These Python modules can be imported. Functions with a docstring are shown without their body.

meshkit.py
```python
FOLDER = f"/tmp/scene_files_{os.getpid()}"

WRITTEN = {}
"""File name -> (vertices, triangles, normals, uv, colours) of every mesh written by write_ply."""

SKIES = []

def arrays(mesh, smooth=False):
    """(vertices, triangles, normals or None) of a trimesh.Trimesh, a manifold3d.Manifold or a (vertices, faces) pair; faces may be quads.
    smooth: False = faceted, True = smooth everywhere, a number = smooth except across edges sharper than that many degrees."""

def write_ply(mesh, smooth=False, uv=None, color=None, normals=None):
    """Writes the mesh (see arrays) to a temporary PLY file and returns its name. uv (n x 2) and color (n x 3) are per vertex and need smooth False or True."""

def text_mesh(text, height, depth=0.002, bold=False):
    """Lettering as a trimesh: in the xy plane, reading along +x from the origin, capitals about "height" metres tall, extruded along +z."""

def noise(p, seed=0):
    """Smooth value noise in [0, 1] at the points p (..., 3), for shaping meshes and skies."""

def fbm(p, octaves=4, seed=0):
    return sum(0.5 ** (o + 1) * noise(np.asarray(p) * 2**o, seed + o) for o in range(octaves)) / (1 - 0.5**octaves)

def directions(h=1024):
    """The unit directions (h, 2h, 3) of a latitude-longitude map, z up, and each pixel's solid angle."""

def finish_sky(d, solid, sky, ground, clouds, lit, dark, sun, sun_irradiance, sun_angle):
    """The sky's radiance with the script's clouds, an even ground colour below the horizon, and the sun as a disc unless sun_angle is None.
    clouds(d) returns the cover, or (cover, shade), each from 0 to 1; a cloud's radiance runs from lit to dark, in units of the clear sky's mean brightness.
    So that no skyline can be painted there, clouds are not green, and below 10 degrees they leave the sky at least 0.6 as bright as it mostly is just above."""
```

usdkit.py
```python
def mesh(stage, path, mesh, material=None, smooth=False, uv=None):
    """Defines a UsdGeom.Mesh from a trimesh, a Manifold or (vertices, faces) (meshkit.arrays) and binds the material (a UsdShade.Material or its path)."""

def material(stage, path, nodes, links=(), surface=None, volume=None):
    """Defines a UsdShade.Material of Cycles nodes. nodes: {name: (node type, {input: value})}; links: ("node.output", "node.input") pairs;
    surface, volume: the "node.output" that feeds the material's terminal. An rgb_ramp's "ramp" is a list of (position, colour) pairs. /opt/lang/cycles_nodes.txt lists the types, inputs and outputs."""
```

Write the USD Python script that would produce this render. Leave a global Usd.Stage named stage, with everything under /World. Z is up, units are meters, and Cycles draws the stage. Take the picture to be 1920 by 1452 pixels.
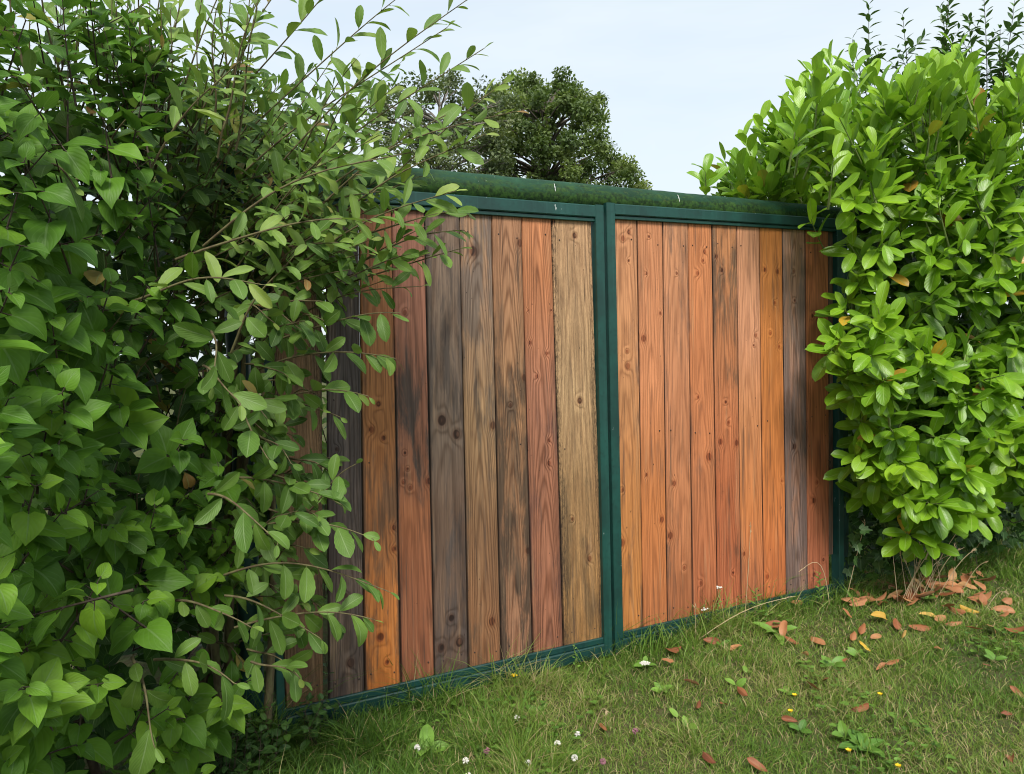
import math
import numpy as np
import usdkit, meshkit
from pxr import Gf, Sdf, Usd, UsdGeom, UsdLux, UsdShade, Vt

stage = Usd.Stage.CreateInMemory()
UsdGeom.SetStageUpAxis(stage, UsdGeom.Tokens.z)
UsdGeom.SetStageMetersPerUnit(stage, 1.0)
UsdGeom.Xform.Define(stage, '/World')
UsdGeom.Scope.Define(stage, '/World/Looks')

# ------------------------------------------------------------------ camera, sky, sun, exposure
FOCAL, CX, CY = 1400.0, 960.0, 726.0                 # in pixels of a 1920 x 1452 frame
PITCH, ROLL, YAW_GATE, D_GATE, EYE = -0.0452751, -0.02596474, 0.45815259, 2.92137006, 1.29272581
FWD = np.array([0, math.cos(PITCH), math.sin(PITCH)])
_r = np.array([1.0, 0, 0]); _u = np.cross(_r, FWD)
RIGHT = math.cos(ROLL) * _r + math.sin(ROLL) * _u
UP = -math.sin(ROLL) * _r + math.cos(ROLL) * _u
CAM = np.array([0, 0, EYE])
cam = UsdGeom.Camera.Define(stage, '/World/camera')
cam.CreateHorizontalApertureAttr(36.0)
cam.CreateFocalLengthAttr(36.0 * FOCAL / 1920)
cam.CreateClippingRangeAttr(Gf.Vec2f(0.05, 2000))
cam.CreateExposureAttr(1.65)
cam.AddTransformOp().Set(Gf.Matrix4d(*RIGHT, 0, *UP, 0, *(-FWD), 0, *CAM, 1))

SUN_EL, SUN_AZ = math.radians(50), math.radians(174)   # azimuth = atan2(x, y) of the direction towards the sun
SKY_STRENGTH, SUN_INTENSITY, SUN_ANGLE = 0.08, 0.40, 20.0
sun_dir = np.array([math.cos(SUN_EL) * math.sin(SUN_AZ), math.cos(SUN_EL) * math.cos(SUN_AZ), math.sin(SUN_EL)])
sun = UsdLux.DistantLight.Define(stage, '/World/sun')
sun.CreateNormalizeAttr(True); sun.CreateIntensityAttr(SUN_INTENSITY); sun.CreateAngleAttr(SUN_ANGLE)
sun.CreateColorAttr(Gf.Vec3f(1.0, 0.955, 0.88))
_z = sun_dir; _x = np.cross([0, 0, 1.0], _z); _x /= np.linalg.norm(_x); _y = np.cross(_z, _x)
sun.AddTransformOp().Set(Gf.Matrix4d(*_x, 0, *_y, 0, *_z, 0, 0, 0, 30, 1))


class Ref(str):
    pass


class Graph:
    """Collects Cycles nodes; an input that is a Ref becomes a link."""

    def __init__(self):
        self.n, self.l = {}, []

    def __call__(self, kind, out, **kw):
        name = f'n{len(self.n)}'
        self.n[name] = (kind, {k: v for k, v in kw.items() if not isinstance(v, Ref)})
        self.l += [(str(v), f'{name}.{k}') for k, v in kw.items() if isinstance(v, Ref)]
        return Ref(f'{name}.{out}')

    def also(self, ref, out):
        return Ref(ref.split('.')[0] + '.' + out)

    def m(self, op, a, b=0.0, c=0.0, clamp=False):
        return self('math', 'value', math_type=op, value1=a, value2=b, value3=c, use_clamp=clamp)

    def mix(self, fac, a, b, blend='mix'):
        return self('mix_color', 'result', blend_type=blend, fac=fac, a=a, b=b)

    def step(self, x, lo, hi, to0=0.0, to1=1.0):
        return self('map_range', 'result', range_type='smoothstep', value=x, from_min=lo, from_max=hi, to_min=to0, to_max=to1, clamp=True)

    def lin(self, x, lo, hi, to0=0.0, to1=1.0):
        return self('map_range', 'result', range_type='linear', value=x, from_min=lo, from_max=hi, to_min=to0, to_max=to1, clamp=True)

    def noise(self, vec, scale, detail=3.0, rough=0.5, dist=0.0):
        return self('noise_texture', 'fac', vector=vec, scale=scale, detail=detail, roughness=rough, distortion=dist)

    def mapped(self, vec, scale=(1, 1, 1), loc=(0, 0, 0)):
        return self('mapping', 'vector', mapping_type='point', vector=vec, scale=scale, location=loc)

    def ramp(self, fac, stops, interpolate=True):
        return self('rgb_ramp', 'color', fac=fac, ramp=stops, interpolate=interpolate)

    def make(self, name, surface=None, volume=None):
        return usdkit.material(stage, '/World/Looks/' + name, self.n, self.l, surface=surface, volume=volume)


def lin(r, g, b, k=1.0):
    """sRGB 0..255 to linear, times k."""
    return tuple(float(k * (((c / 255 + 0.055) / 1.055) ** 2.4 if c > 10 else c / 255 / 12.92)) for c in (r, g, b))


g = Graph()
_sky = g('sky_texture', 'color', sky_type='single_scattering', sun_disc=False, sun_elevation=SUN_EL, sun_rotation=SUN_AZ, altitude=100.0, air_density=1.0, aerosol_density=2.0, ozone_density=1.0)
_dir = g('texture_coordinate', 'generated')
_cl = g.noise(g.mapped(_dir, (1.0, 1.0, 3.0)), 1.7, 5.0, 0.55, 0.4)
_cf = g.step(_cl, 0.30, 0.68, 0.74, 0.97)
_sky2 = g.mix(_cf, _sky, (3.45, 3.82, 4.02))
_bg = g('background_shader', 'background', color=_sky2, strength=SKY_STRENGTH)
sky_mat = g.make('sky_look', surface=_bg)
dome = UsdLux.DomeLight.Define(stage, '/World/sky')
UsdShade.MaterialBindingAPI.Apply(dome.GetPrim()).Bind(sky_mat)
dome.GetPrim().SetCustomDataByKey('kind', 'structure')
dome.GetPrim().SetCustomDataByKey('label', 'pale blue sky with thin white cloud')
dome.GetPrim().SetCustomDataByKey('category', 'sky')

# ------------------------------------------------------------------ helpers
_names = {}


def numbered(parent, name):
    k = _names.get((parent, name), 0)
    _names[(parent, name)] = k + 1
    return f'{parent}/{name}' if k == 0 else f'{parent}/{name}_{k:03d}'


def tag(o, label=None, cat=None, group=None, kind=None):
    p = o.GetPrim() if hasattr(o, 'GetPrim') else o
    for k, v in (('label', label), ('category', cat), ('group', group), ('kind', kind)):
        if v:
            p.SetCustomDataByKey(k, v)
    return p


def thing(name, label, cat, loc=(0, 0, 0), rotz=0.0, group=None, kind=None):
    x = UsdGeom.Xform.Define(stage, numbered('/World', name))
    x.AddTranslateOp().Set(Gf.Vec3d(*map(float, loc)))
    if rotz:
        x.AddRotateZOp().Set(math.degrees(rotz))
    tag(x, label, cat, group, kind)
    return x.GetPrim()


def obj(name, mesh, mat, parent=None, smooth=False, uv=None, tint=None, kind=None, label=None):
    path = numbered(str(parent.GetPath()) if parent else '/World', name)
    m = usdkit.mesh(stage, path, mesh, mat, smooth=smooth, uv=uv)
    if tint is not None:
        UsdGeom.PrimvarsAPI(m).CreatePrimvar('tint', Sdf.ValueTypeNames.FloatArray, 'vertex').Set(Vt.FloatArray.FromNumpy(np.asarray(tint, np.float32)))
    tag(m, label=label, kind=kind)
    return m.GetPrim()


def ray(px, py):
    return FWD + (px - CX) / FOCAL * RIGHT - (py - CY) / FOCAL * UP


def at(px, py, depth):
    return CAM + ray(px, py) * depth


def project(P):
    d = np.asarray(P) - CAM
    z = d @ FWD
    return CX + FOCAL * (d @ RIGHT) / z, CY - FOCAL * (d @ UP) / z, z


G_DIR = np.array([math.cos(YAW_GATE), math.sin(YAW_GATE), 0])       # along the gate, to the right
G_NRM = np.array([-math.sin(YAW_GATE), math.cos(YAW_GATE), 0])      # away from the camera
G_OFF = D_GATE * math.cos(YAW_GATE)


def gate_uz(px, py, y=0.0):
    d = ray(px, py)
    P = CAM + d * ((G_OFF + y) / (d @ G_NRM))
    return float(P @ G_DIR), float(P[2])


def gate_depth(px):
    d = ray(px, 700)
    return float(G_OFF / (d @ G_NRM))


def ground_at(px, py):
    d = ray(px, py)
    return CAM + d * (-EYE / d[2])


def box_profile(x0, x1, y0, y1, z0, z1, c=0.003, top=None, bottom=None):
    """A bar with chamfered long edges along z (cross-section in x, y)."""
    prof = [(x0 + c, y0), (x1 - c, y0), (x1, y0 + c), (x1, y1), (x0, y1), (x0, y0 + c)]
    n = len(prof)
    v = [(x, y, z0) for x, y in prof] + [(x, y, z1) for x, y in prof]
    f = []
    for i in range(n):
        j = (i + 1) % n
        f += [(i, j, n + j), (i, n + j, n + i)]
    f += [(0, i + 1, i) for i in range(1, n - 1)] + [(n, n + i, n + i + 1) for i in range(1, n - 1)]
    return np.array(v, float), np.array(f)


def tube(points, radii, sides=6, cap=True):
    p = np.asarray(points, float); n = len(p)
    r = np.broadcast_to(np.asarray(radii, float), n)
    t = np.gradient(p, axis=0); t /= np.linalg.norm(t, axis=1)[:, None] + 1e-12
    ref = np.array([0.31, 0.17, 0.93]) if abs(t[0] @ np.array([0.31, 0.17, 0.93])) < 0.9 else np.array([1.0, 0, 0])
    a = np.cross(t, ref); a /= np.linalg.norm(a, axis=1)[:, None]
    b = np.cross(t, a)
    ang = np.linspace(0, 2 * np.pi, sides, endpoint=False)
    v = (p[:, None] + r[:, None, None] * (np.cos(ang)[None, :, None] * a[:, None] + np.sin(ang)[None, :, None] * b[:, None])).reshape(-1, 3)
    i, k = np.meshgrid(np.arange(n - 1), np.arange(sides), indexing='ij')
    q = np.stack([i * sides + k, i * sides + (k + 1) % sides, (i + 1) * sides + (k + 1) % sides, (i + 1) * sides + k], -1).reshape(-1, 4)
    f = np.vstack([q[:, [0, 2, 1]], q[:, [0, 3, 2]]])
    if cap:
        v = np.vstack([v, p[:1], p[-1:]])
        k = np.arange(sides)
        f = np.vstack([f, np.stack([np.full(sides, len(v) - 2), k, (k + 1) % sides], 1), np.stack([np.full(sides, len(v) - 1), (n - 1) * sides + (k + 1) % sides, (n - 1) * sides + k], 1)])
    return v, f


def join(parts):
    vs, fs, n = [], [], 0
    for v, f in parts:
        vs.append(v); fs.append(np.asarray(f) + n); n += len(v)
    return np.vstack(vs), np.vstack(fs)


def unit(v):
    v = np.asarray(v, float)
    return v / (np.linalg.norm(v, axis=-1, keepdims=True) + 1e-12)

# ------------------------------------------------------------------ ground
def ground_h(x, y):
    p = np.stack([np.asarray(x, float) * 0.9, np.asarray(y, float) * 0.9, np.zeros_like(np.asarray(x, float))], -1)
    q = p * 3.1
    near = np.exp(-((np.asarray(x) ** 2 + (np.asarray(y) - 4) ** 2) / 60.0))
    return ((meshkit.noise(p, 3) - 0.5) * 0.05 + (meshkit.noise(q, 5) - 0.5) * 0.022) * near


_ax = np.concatenate([-np.geomspace(400, 6, 14), np.linspace(-5, 7, 121), np.geomspace(8, 400, 14)])
_ay = np.concatenate([-np.geomspace(400, 4, 14), np.linspace(-3, 9, 121), np.geomspace(10, 400, 14)])
_gx, _gy = np.meshgrid(_ax, _ay, indexing='ij')
_gv = np.stack([_gx, _gy, ground_h(_gx, _gy)], -1).reshape(-1, 3)
_i, _j = np.meshgrid(np.arange(len(_ax) - 1), np.arange(len(_ay) - 1), indexing='ij')
_k = _i * len(_ay) + _j
_gf = np.stack([_k, _k + len(_ay), _k + len(_ay) + 1, _k + 1], -1).reshape(-1, 4)
g = Graph()
_p = g('geometry', 'position')
_n1 = g.noise(_p, 2.2, 5.0, 0.6)
_n2 = g.noise(_p, 38.0, 4.0, 0.7)
_c = g.ramp(_n1, [(0.25, (0.040, 0.065, 0.018)), (0.45, (0.060, 0.090, 0.026)), (0.62, (0.095, 0.100, 0.040)), (0.8, (0.13, 0.11, 0.055))])
_c = g.mix(g.step(_n2, 0.35, 0.7), _c, (0.075, 0.060, 0.032))
_b = g('bump', 'normal', height=_n2, distance=0.02, strength=0.8)
_s = g('principled_bsdf', 'BSDF', base_color=_c, roughness=0.95, specular_ior_level=0.1, normal=_b)
ground_mat = g.make('ground_look', surface=_s)
_o = obj('ground', (_gv, _gf), ground_mat, smooth=True)
tag(_o, 'lawn soil and thatch under the short grass', 'ground', kind='structure')

# ------------------------------------------------------------------ the gate: materials
K = 0.70            # photographed colour to surface colour


def wood(name, w, stops, grey, greyness, knots, x0=0.0, arch=900.0, slope=4.0, wob=3.0, late=0.55, rough_sawn=0.0, seed=0.0, stain=0.45):
    """One plank's look. stops, grey: (height 0..1, sRGB) along the plank; greyness: (height, amount); knots: (x, z, radius) in metres."""
    g = Graph()
    uv = g('texture_coordinate', 'UV')
    sep = g('separate_xyz', 'x', vector=uv)
    x, z = sep, g.also(sep, 'y')
    P = g.mapped(uv, (1, 1, 1), (seed * 3.7, seed * 7.1, seed))
    low = g.noise(g.mapped(P, (9.0, 1.1, 1.0)), 1.0, 2.0, 0.5)
    mid = g.noise(g.mapped(P, (60.0, 5.0, 1.0)), 1.0, 3.0, 0.6)
    fib = g.noise(g.mapped(P, (300.0, 5.0, 1.0)), 1.0, 3.0, 0.65)
    xs = g.m('subtract', x, x0)
    ph = g.m('multiply', g.m('multiply', xs, xs), arch)
    ph = g.m('multiply_add', z, slope, ph)
    ph = g.m('multiply_add', low, wob * 1.35, ph)
    ph = g.m('multiply_add', mid, 0.75, ph)
    core = ring = None
    for kx, kz, kr in knots:
        dx = g.m('divide', g.m('subtract', x, kx), kr)
        dz = g.m('divide', g.m('subtract', z, kz), kr * 1.25)
        d2 = g.m('add', g.m('multiply', dx, dx), g.m('multiply', dz, dz))
        d2 = g.m('multiply_add', g.m('subtract', mid, 0.5), 0.8, d2)
        e = g.m('exponent', g.m('multiply', d2, -0.22))
        ph = g.m('multiply_add', e, 1.7, ph)
        cm = g.step(d2, 1.15, 0.55)
        rm = g.m('multiply', g.step(d2, 3.2, 1.2), 0.75)
        core = cm if core is None else g.m('maximum', core, cm)
        ring = rm if ring is None else g.m('maximum', ring, rm)
    wave = g.m('multiply_add', g.m('sine', g.m('multiply', ph, 2 * math.pi)), 0.5, 0.5)
    wave = g.m('power', wave, 2.2)
    zz = g.m('divide', z, 1.77)
    cA = g.ramp(zz, [(t, lin(*c, K)) for t, c in stops])
    cB = g.ramp(zz, [(t, lin(*c, K)) for t, c in grey])
    gm = g.ramp(zz, [(t, (a, a, a)) for t, a in greyness])
    patch = g.noise(g.mapped(P, (22.0, 3.2, 1.0)), 1.0, 5.0, 0.68, 0.3)
    edge_x = g.m('divide', g.m('absolute', x), w / 2)
    grow = g.m('multiply_add', g.m('power', edge_x, 4.0), 0.10, g.m('add', patch, g.m('multiply_add', gm, 0.62, -0.36)))
    mask = g.step(grow, 0.40, 0.60)
    col = g.mix(mask, cA, cB)
    blot = g.noise(g.mapped(P, (14.0, 4.0, 2.0)), 1.0, 4.0, 0.6)
    col = g.mix(g.step(blot, 0.57, 0.78, 0.0, stain), col, lin(95, 62, 48, K))
    tone = g.m('multiply_add', g.noise(g.mapped(P, (5.0, 2.2, 1.0)), 1.0, 2.0), 0.5, 0.75)
    col = g.mix(1.0, col, g('combine_color', 'color', color_type='rgb', r=tone, g=tone, b=tone), 'multiply')
    lw = g.m('multiply', wave, g.m('multiply_add', mid, 1.0 * late, 0.32 * late))
    col = g.mix(lw, col, g.mix(1.0, col, (0.48, 0.40, 0.36), 'multiply'))
    fb = g.m('multiply_add', fib, 1.7 + rough_sawn, 0.15 - 0.5 * rough_sawn)
    col = g.mix(0.75, col, g.mix(1.0, col, g('combine_color', 'color', color_type='rgb', r=fb, g=fb, b=fb), 'multiply'))
    # drawn-out weathering streaks, strongest in patches
    ws = g.noise(g.mapped(P, (75.0, 1.3, 3.0)), 1.0, 5.0, 0.7)
    wp = g.noise(g.mapped(P, (12.0, 2.2, 5.0)), 1.0, 3.0, 0.6)
    wm = g.m('multiply', g.step(ws, 0.50, 0.68), g.step(wp, 0.44, 0.62))
    col = g.mix(g.m('multiply', wm, 0.72), col, lin(80, 62, 54, K))
    bleach = g.m('multiply', g.step(g.noise(g.mapped(P, (40.0, 1.6, 9.0)), 1.0, 4.0, 0.65), 0.56, 0.74), 0.25)
    col = g.mix(bleach, col, lin(210, 165, 125, K))
    stk = g.m('multiply_add', g.noise(g.mapped(P, (150.0, 2.4, 1.0)), 1.0, 4.0, 0.65), 1.4, 0.30)
    col = g.mix(0.75, col, g.mix(1.0, col, g('combine_color', 'color', color_type='rgb', r=stk, g=stk, b=stk), 'multiply'))
    crack = g.step(g.noise(g.mapped(P, (170.0, 3.0, 1.0)), 1.0, 2.0, 0.5), 0.66, 0.72, 0.0, 0.55)
    col = g.mix(crack, col, lin(52, 38, 34, K))
    speck = g.step(g.noise(g.mapped(P, (90.0, 45.0, 1.0)), 1.0, 2.0, 0.5), 0.74, 0.79, 0.0, 0.8)
    col = g.mix(speck, col, lin(45, 28, 22, K))
    if rough_sawn:
        sp = g.noise(g.mapped(P, (330.0, 60.0, 1.0)), 1.0, 3.0, 0.7)
        em = g.m('multiply', g.step(g.m('add', edge_x, g.m('multiply', patch, 0.6)), 0.85, 1.35), 0.9)
        col = g.mix(g.m('multiply', g.step(sp, 0.42, 0.62), g.m('maximum', em, 0.22)), col, lin(62, 46, 36, K))
    if core is not None:
        col = g.mix(g.m('multiply', ring, 0.45), col, g.mix(1.0, col, (0.62, 0.40, 0.32), 'multiply'))
        kc = g.mix(g.step(wave, 0.2, 0.8), g.mix(1.0, col, (0.60, 0.42, 0.36), 'multiply'), g.mix(1.0, col, (0.25, 0.16, 0.14), 'multiply'))
        col = g.mix(g.m('multiply', core, 0.9), col, kc)
    col = g.mix(g.step(edge_x, 0.96, 0.998, 0.0, 0.7), col, lin(48, 36, 32, K))
    col = g('hsv', 'color', hue=0.508, saturation=0.97, value=1.11, fac=1.0, color=col)
    hgt = g.m('multiply_add', wave, -0.6, g.m('multiply', fib, 0.5 + rough_sawn))
    hgt = g.m('subtract', hgt, g.m('multiply', crack, 0.8))
    bmp = g('bump', 'normal', height=hgt, distance=0.0016 + 0.001 * rough_sawn, strength=0.9)
    sh = g('principled_bsdf', 'BSDF', base_color=col, roughness=0.68, specular_ior_level=0.3, normal=bmp)
    return g.make(name, surface=sh)


def paint(name, col, dark, moss=0.0, chips=0.25):
    g = Graph()
    p = g('geometry', 'position')
    n1 = g.noise(p, 6.0, 5.0, 0.6)
    n2 = g.noise(p, 55.0, 4.0, 0.65)
    c = g.mix(g.step(n1, 0.30, 0.68), col, dark)
    rain = g.noise(g.mapped(p, (30.0, 30.0, 1.2)), 1.0, 4.0, 0.65)
    c = g.mix(g.step(rain, 0.52, 0.72, 0.0, 0.45), c, tuple(2.1 * a + 0.006 for a in dark))
    c = g.mix(g.step(n2, 0.5, 0.75, 0.0, 0.5), c, tuple(0.6 * a for a in dark))
    if moss:
        nz = g('separate_xyz', 'z', vector=g('geometry', 'normal'))
        n3 = g.noise(g.mapped(p, (3.0, 3.0, 14.0)), 3.0, 6.0, 0.7)
        grow = g.m('add', n3, g.lin(nz, 1.0, -0.6, -0.22, 0.22))
        mc = g.mix(g.step(n2, 0.35, 0.65), (0.008, 0.022, 0.006), (0.035, 0.085, 0.014))
        c = g.mix(g.step(grow, 0.36, 0.58, 0.0, moss), c, mc)
        n4 = g.noise(p, 26.0, 4.0, 0.7)
        c = g.mix(g.step(n4, 0.60, 0.72, 0.0, 0.5), c, (0.075, 0.105, 0.022))
    ch = g.noise(g.mapped(p, (1.0, 1.0, 0.35)), 70.0, 3.0, 0.7)
    cz = g.noise(p, 3.0, 2.0)
    c = g.mix(g.m('multiply', g.step(ch, 0.69, 0.73, 0.0, 1.0), g.step(cz, 0.5, 0.62, 0.0, chips * 3)), c, (0.42, 0.47, 0.45))
    b = g('bump', 'normal', height=g.m('add', g.m('multiply', n2, 0.5), g.m('multiply', ch, 0.3)), distance=0.0012 + 0.006 * moss, strength=0.6)
    s = g('principled_bsdf', 'BSDF', base_color=c, roughness=0.42 + 0.25 * moss, specular_ior_level=0.45 - 0.25 * moss, normal=b)
    return g.make(name, surface=s)


paint_frame = paint('green_frame_paint', (0.009, 0.060, 0.048), (0.007, 0.036, 0.030), 0.0, 0.8)
paint_low = paint('green_rail_paint', (0.007, 0.047, 0.040), (0.005, 0.028, 0.026), 0.0, 0.2)
paint_pipe = paint('mossy_green_paint', (0.014, 0.062, 0.030), (0.006, 0.030, 0.013), 0.9, 0.3)
white_mark = Graph()
_s = white_mark('principled_bsdf', 'BSDF', base_color=(0.62, 0.64, 0.62), roughness=0.8)
white_mark = white_mark.make('white_lime', surface=_s)

_g = Graph()
nail_mat = _g.make('rusty_nail', surface=_g('principled_bsdf', 'BSDF', base_color=(0.030, 0.018, 0.014), roughness=0.7))

# ------------------------------------------------------------------ the gate: two framed leaves
Z_BOT, Z_TOP = 0.085, 1.85


def gate_leaf(label, left_u, right_u, z_top_l, z_top_r, z_bot, planks, stile_l, stile_r, rail_h):
    """planks: list of dicts; local frame: x along the gate, y away from the camera, z up; the planks' faces lie at y = 0."""
    o = G_DIR * left_u + G_NRM * G_OFF
    t = thing('gate_leaf', label, 'gate', (o[0], o[1], 0.0), YAW_GATE)
    W = right_u - left_u

    def top(x):
        return z_top_l + (z_top_r - z_top_l) * x / W

    def rail(x0, x1, za0, za1, zb0, zb1, y0, y1, c=0.004):
        """A bar along x whose lower edge runs za0..za1 and upper edge zb0..zb1."""
        v, f = [], []
        for x, a, b in ((x0, za0, zb0), (x1, za1, zb1)):
            v += [(x, y0, a + c), (x, y0, b - c), (x, y0 + c, b), (x, y1, b), (x, y1, a), (x, y0 + c, a)]
        for i in range(6):
            j = (i + 1) % 6
            f += [(i, j, 6 + j), (i, 6 + j, 6 + i)]
        f += [(0, i + 1, i) for i in range(1, 5)] + [(6, 6 + i, 6 + i + 1) for i in range(1, 5)]
        f = np.array(f)[:, ::-1]
        return np.array(v, float), f
    sl, sr = stile_l, stile_r
    FY0, FY1 = -0.020, 0.030
    # frame: stiles the full height, rails butted between them
    obj('stile', box_profile(0, sl, FY0, FY1, z_bot - 0.075, top(0) + rail_h), paint_frame, t)
    obj('stile', box_profile(W - sr, W, FY0, FY1, z_bot - 0.075, top(W) + rail_h), paint_frame, t)
    obj('top_rail', rail(sl, W - sr, top(sl), top(W - sr), top(sl) + rail_h - 0.002, top(W - sr) + rail_h - 0.002, FY0 + 0.002, FY1), paint_frame, t)
    obj('bead', rail(sl, W - sr, top(sl) - 0.016, top(W - sr) - 0.016, top(sl) - 0.001, top(W - sr) - 0.001, -0.010, 0.0, 0.002), paint_frame, t)
    obj('bottom_rail', rail(sl, W - sr, z_bot - 0.075, z_bot - 0.075, z_bot - 0.022, z_bot - 0.022, FY0 + 0.002, FY1), paint_low, t)
    obj('bead', rail(sl, W - sr, z_bot - 0.021, z_bot - 0.021, z_bot + 0.004, z_bot + 0.004, -0.011, 0.0, 0.003), paint_low, t)
    for k, pl in enumerate(planks):
        ub0, ub1, ut0, ut1 = (a - left_u for a in (pl['b'][0], pl['b'][1], pl['t'][0], pl['t'][1]))
        zb, zt = pl.get('zb', z_bot - 0.02), max(top(ut0), top(ut1)) + 0.015
        yf, th, c = pl.get('y', 0.003), 0.021, 0.003
        # six rings up the plank, each a seven-cornered section, slightly cupped
        rings, uvs, n = [], [], 7
        rg = np.random.default_rng(700 + k + int(left_u * 100))
        hs = np.linspace(0, 1, 4)
        wm = ((ub1 - ub0) + (ut1 - ut0)) / 2
        for h in hs:
            a, b = ub0 + (ut0 - ub0) * h, ub1 + (ut1 - ub1) * h
            a += rg.uniform(0, 0.0012); b -= rg.uniform(0.0, 0.0012)
            zz = zb + (zt - zb) * h
            yy = yf + rg.uniform(-0.001, 0.0015)
            cup = rg.uniform(-0.0008, 0.0012)
            sec = [(a + c, yy), ((a + b) / 2, yy + cup), (b - c, yy), (b, yy + c), (b, yy + th), (a, yy + th), (a, yy + c)]
            for (xx, y) in sec:
                rings.append((xx, y, zz)); uvs.append((xx - (a + b) / 2, zz - z_bot))
        f = []
        m = len(hs)
        for r in range(m - 1):
            for i in range(n):
                j = (i + 1) % n
                p0, p1, p2, p3 = r * n + i, r * n + j, (r + 1) * n + j, (r + 1) * n + i
                f += [(p0, p1, p2), (p0, p2, p3)]
        f += [(0, i + 1, i) for i in range(1, n - 1)] + [((m - 1) * n, (m - 1) * n + i, (m - 1) * n + i + 1) for i in range(1, n - 1)]
        kn = []
        for (kx, ky, kr) in pl.get('knots', ()):
            u, z = gate_uz(kx, ky)
            zrel = z - z_bot
            hh = np.clip(zrel / (zt - z_bot), 0, 1)
            mid = (ub0 + ub1) / 2 + ((ut0 + ut1) / 2 - (ub0 + ub1) / 2) * hh + left_u
            kn.append((u - mid, zrel, kr * 0.0017))
        mat = wood(f'plank_wood_{pl["id"]}', wm, pl['c'], pl['g'], pl['a'], kn, seed=pl['seed'], **pl.get('kw', {}))
        board = obj('plank', (np.array(rings, float), np.array(f)), mat, t, uv=np.array(uvs), label=pl.get('label'))
        for zn in (0.07, 0.86 + rg.uniform(-.02, .02), 1.685):
            for fx in (0.2, 0.8):
                if pl['id'] == 'grey_batten' or rg.random() < (0.6 if 0.5 < zn < 1.2 else 0.25):
                    continue
                hh = zn / (zt - zb)
                a, b = ub0 + (ut0 - ub0) * hh, ub1 + (ut1 - ub1) * hh
                c_ = np.array([a + (b - a) * (fx + rg.uniform(-.05, .05)), yf, zb + zn + rg.uniform(-.012, .012)])
                obj('nail', tube(np.array([c_ + (0, 0.004, 0), c_ + (0, -0.0022, 0), c_ + (0, -0.003, 0)]), [0.0027, 0.0027, 0.0016], 8), nail_mat, board)
    return t


def U(px, py):
    return gate_uz(px, py)[0]


# boundaries between the planks of the left leaf: (x, y) at the top and at the bottom
LT = [(612, 378), (674, 381), (735, 385), (796.5, 388.5), (863, 393), (922, 397), (979, 401), (1035, 405), (1110, 410)]
LB = [(615.5, 1297.6), (684, 1285), (752.7, 1272), (816, 1261), (879, 1250), (941, 1239), (1000, 1229), (1057.7, 1219), (1133, 1205)]
lt = [U(*p) for p in LT]; lb = [U(*p) for p in LB]
GAP = 0.0035
u_left = U(511, 940)
w0 = lb[1] - lb[0]
GREYW = [(0.0, (92, 74, 68)), (0.5, (96, 80, 75)), (1.0, (100, 84, 78))]


def PL(id, t, b, c, g, a, knots, seed, label=None, **kw):
    d = dict(id=id, t=t, b=b, c=c, g=g, a=a, knots=knots, seed=seed, kw=kw)
    if label:
        d['label'] = label
    return d


def pair(T, i):
    return (T[i] + GAP / 2, T[i + 1] - GAP / 2)


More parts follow.
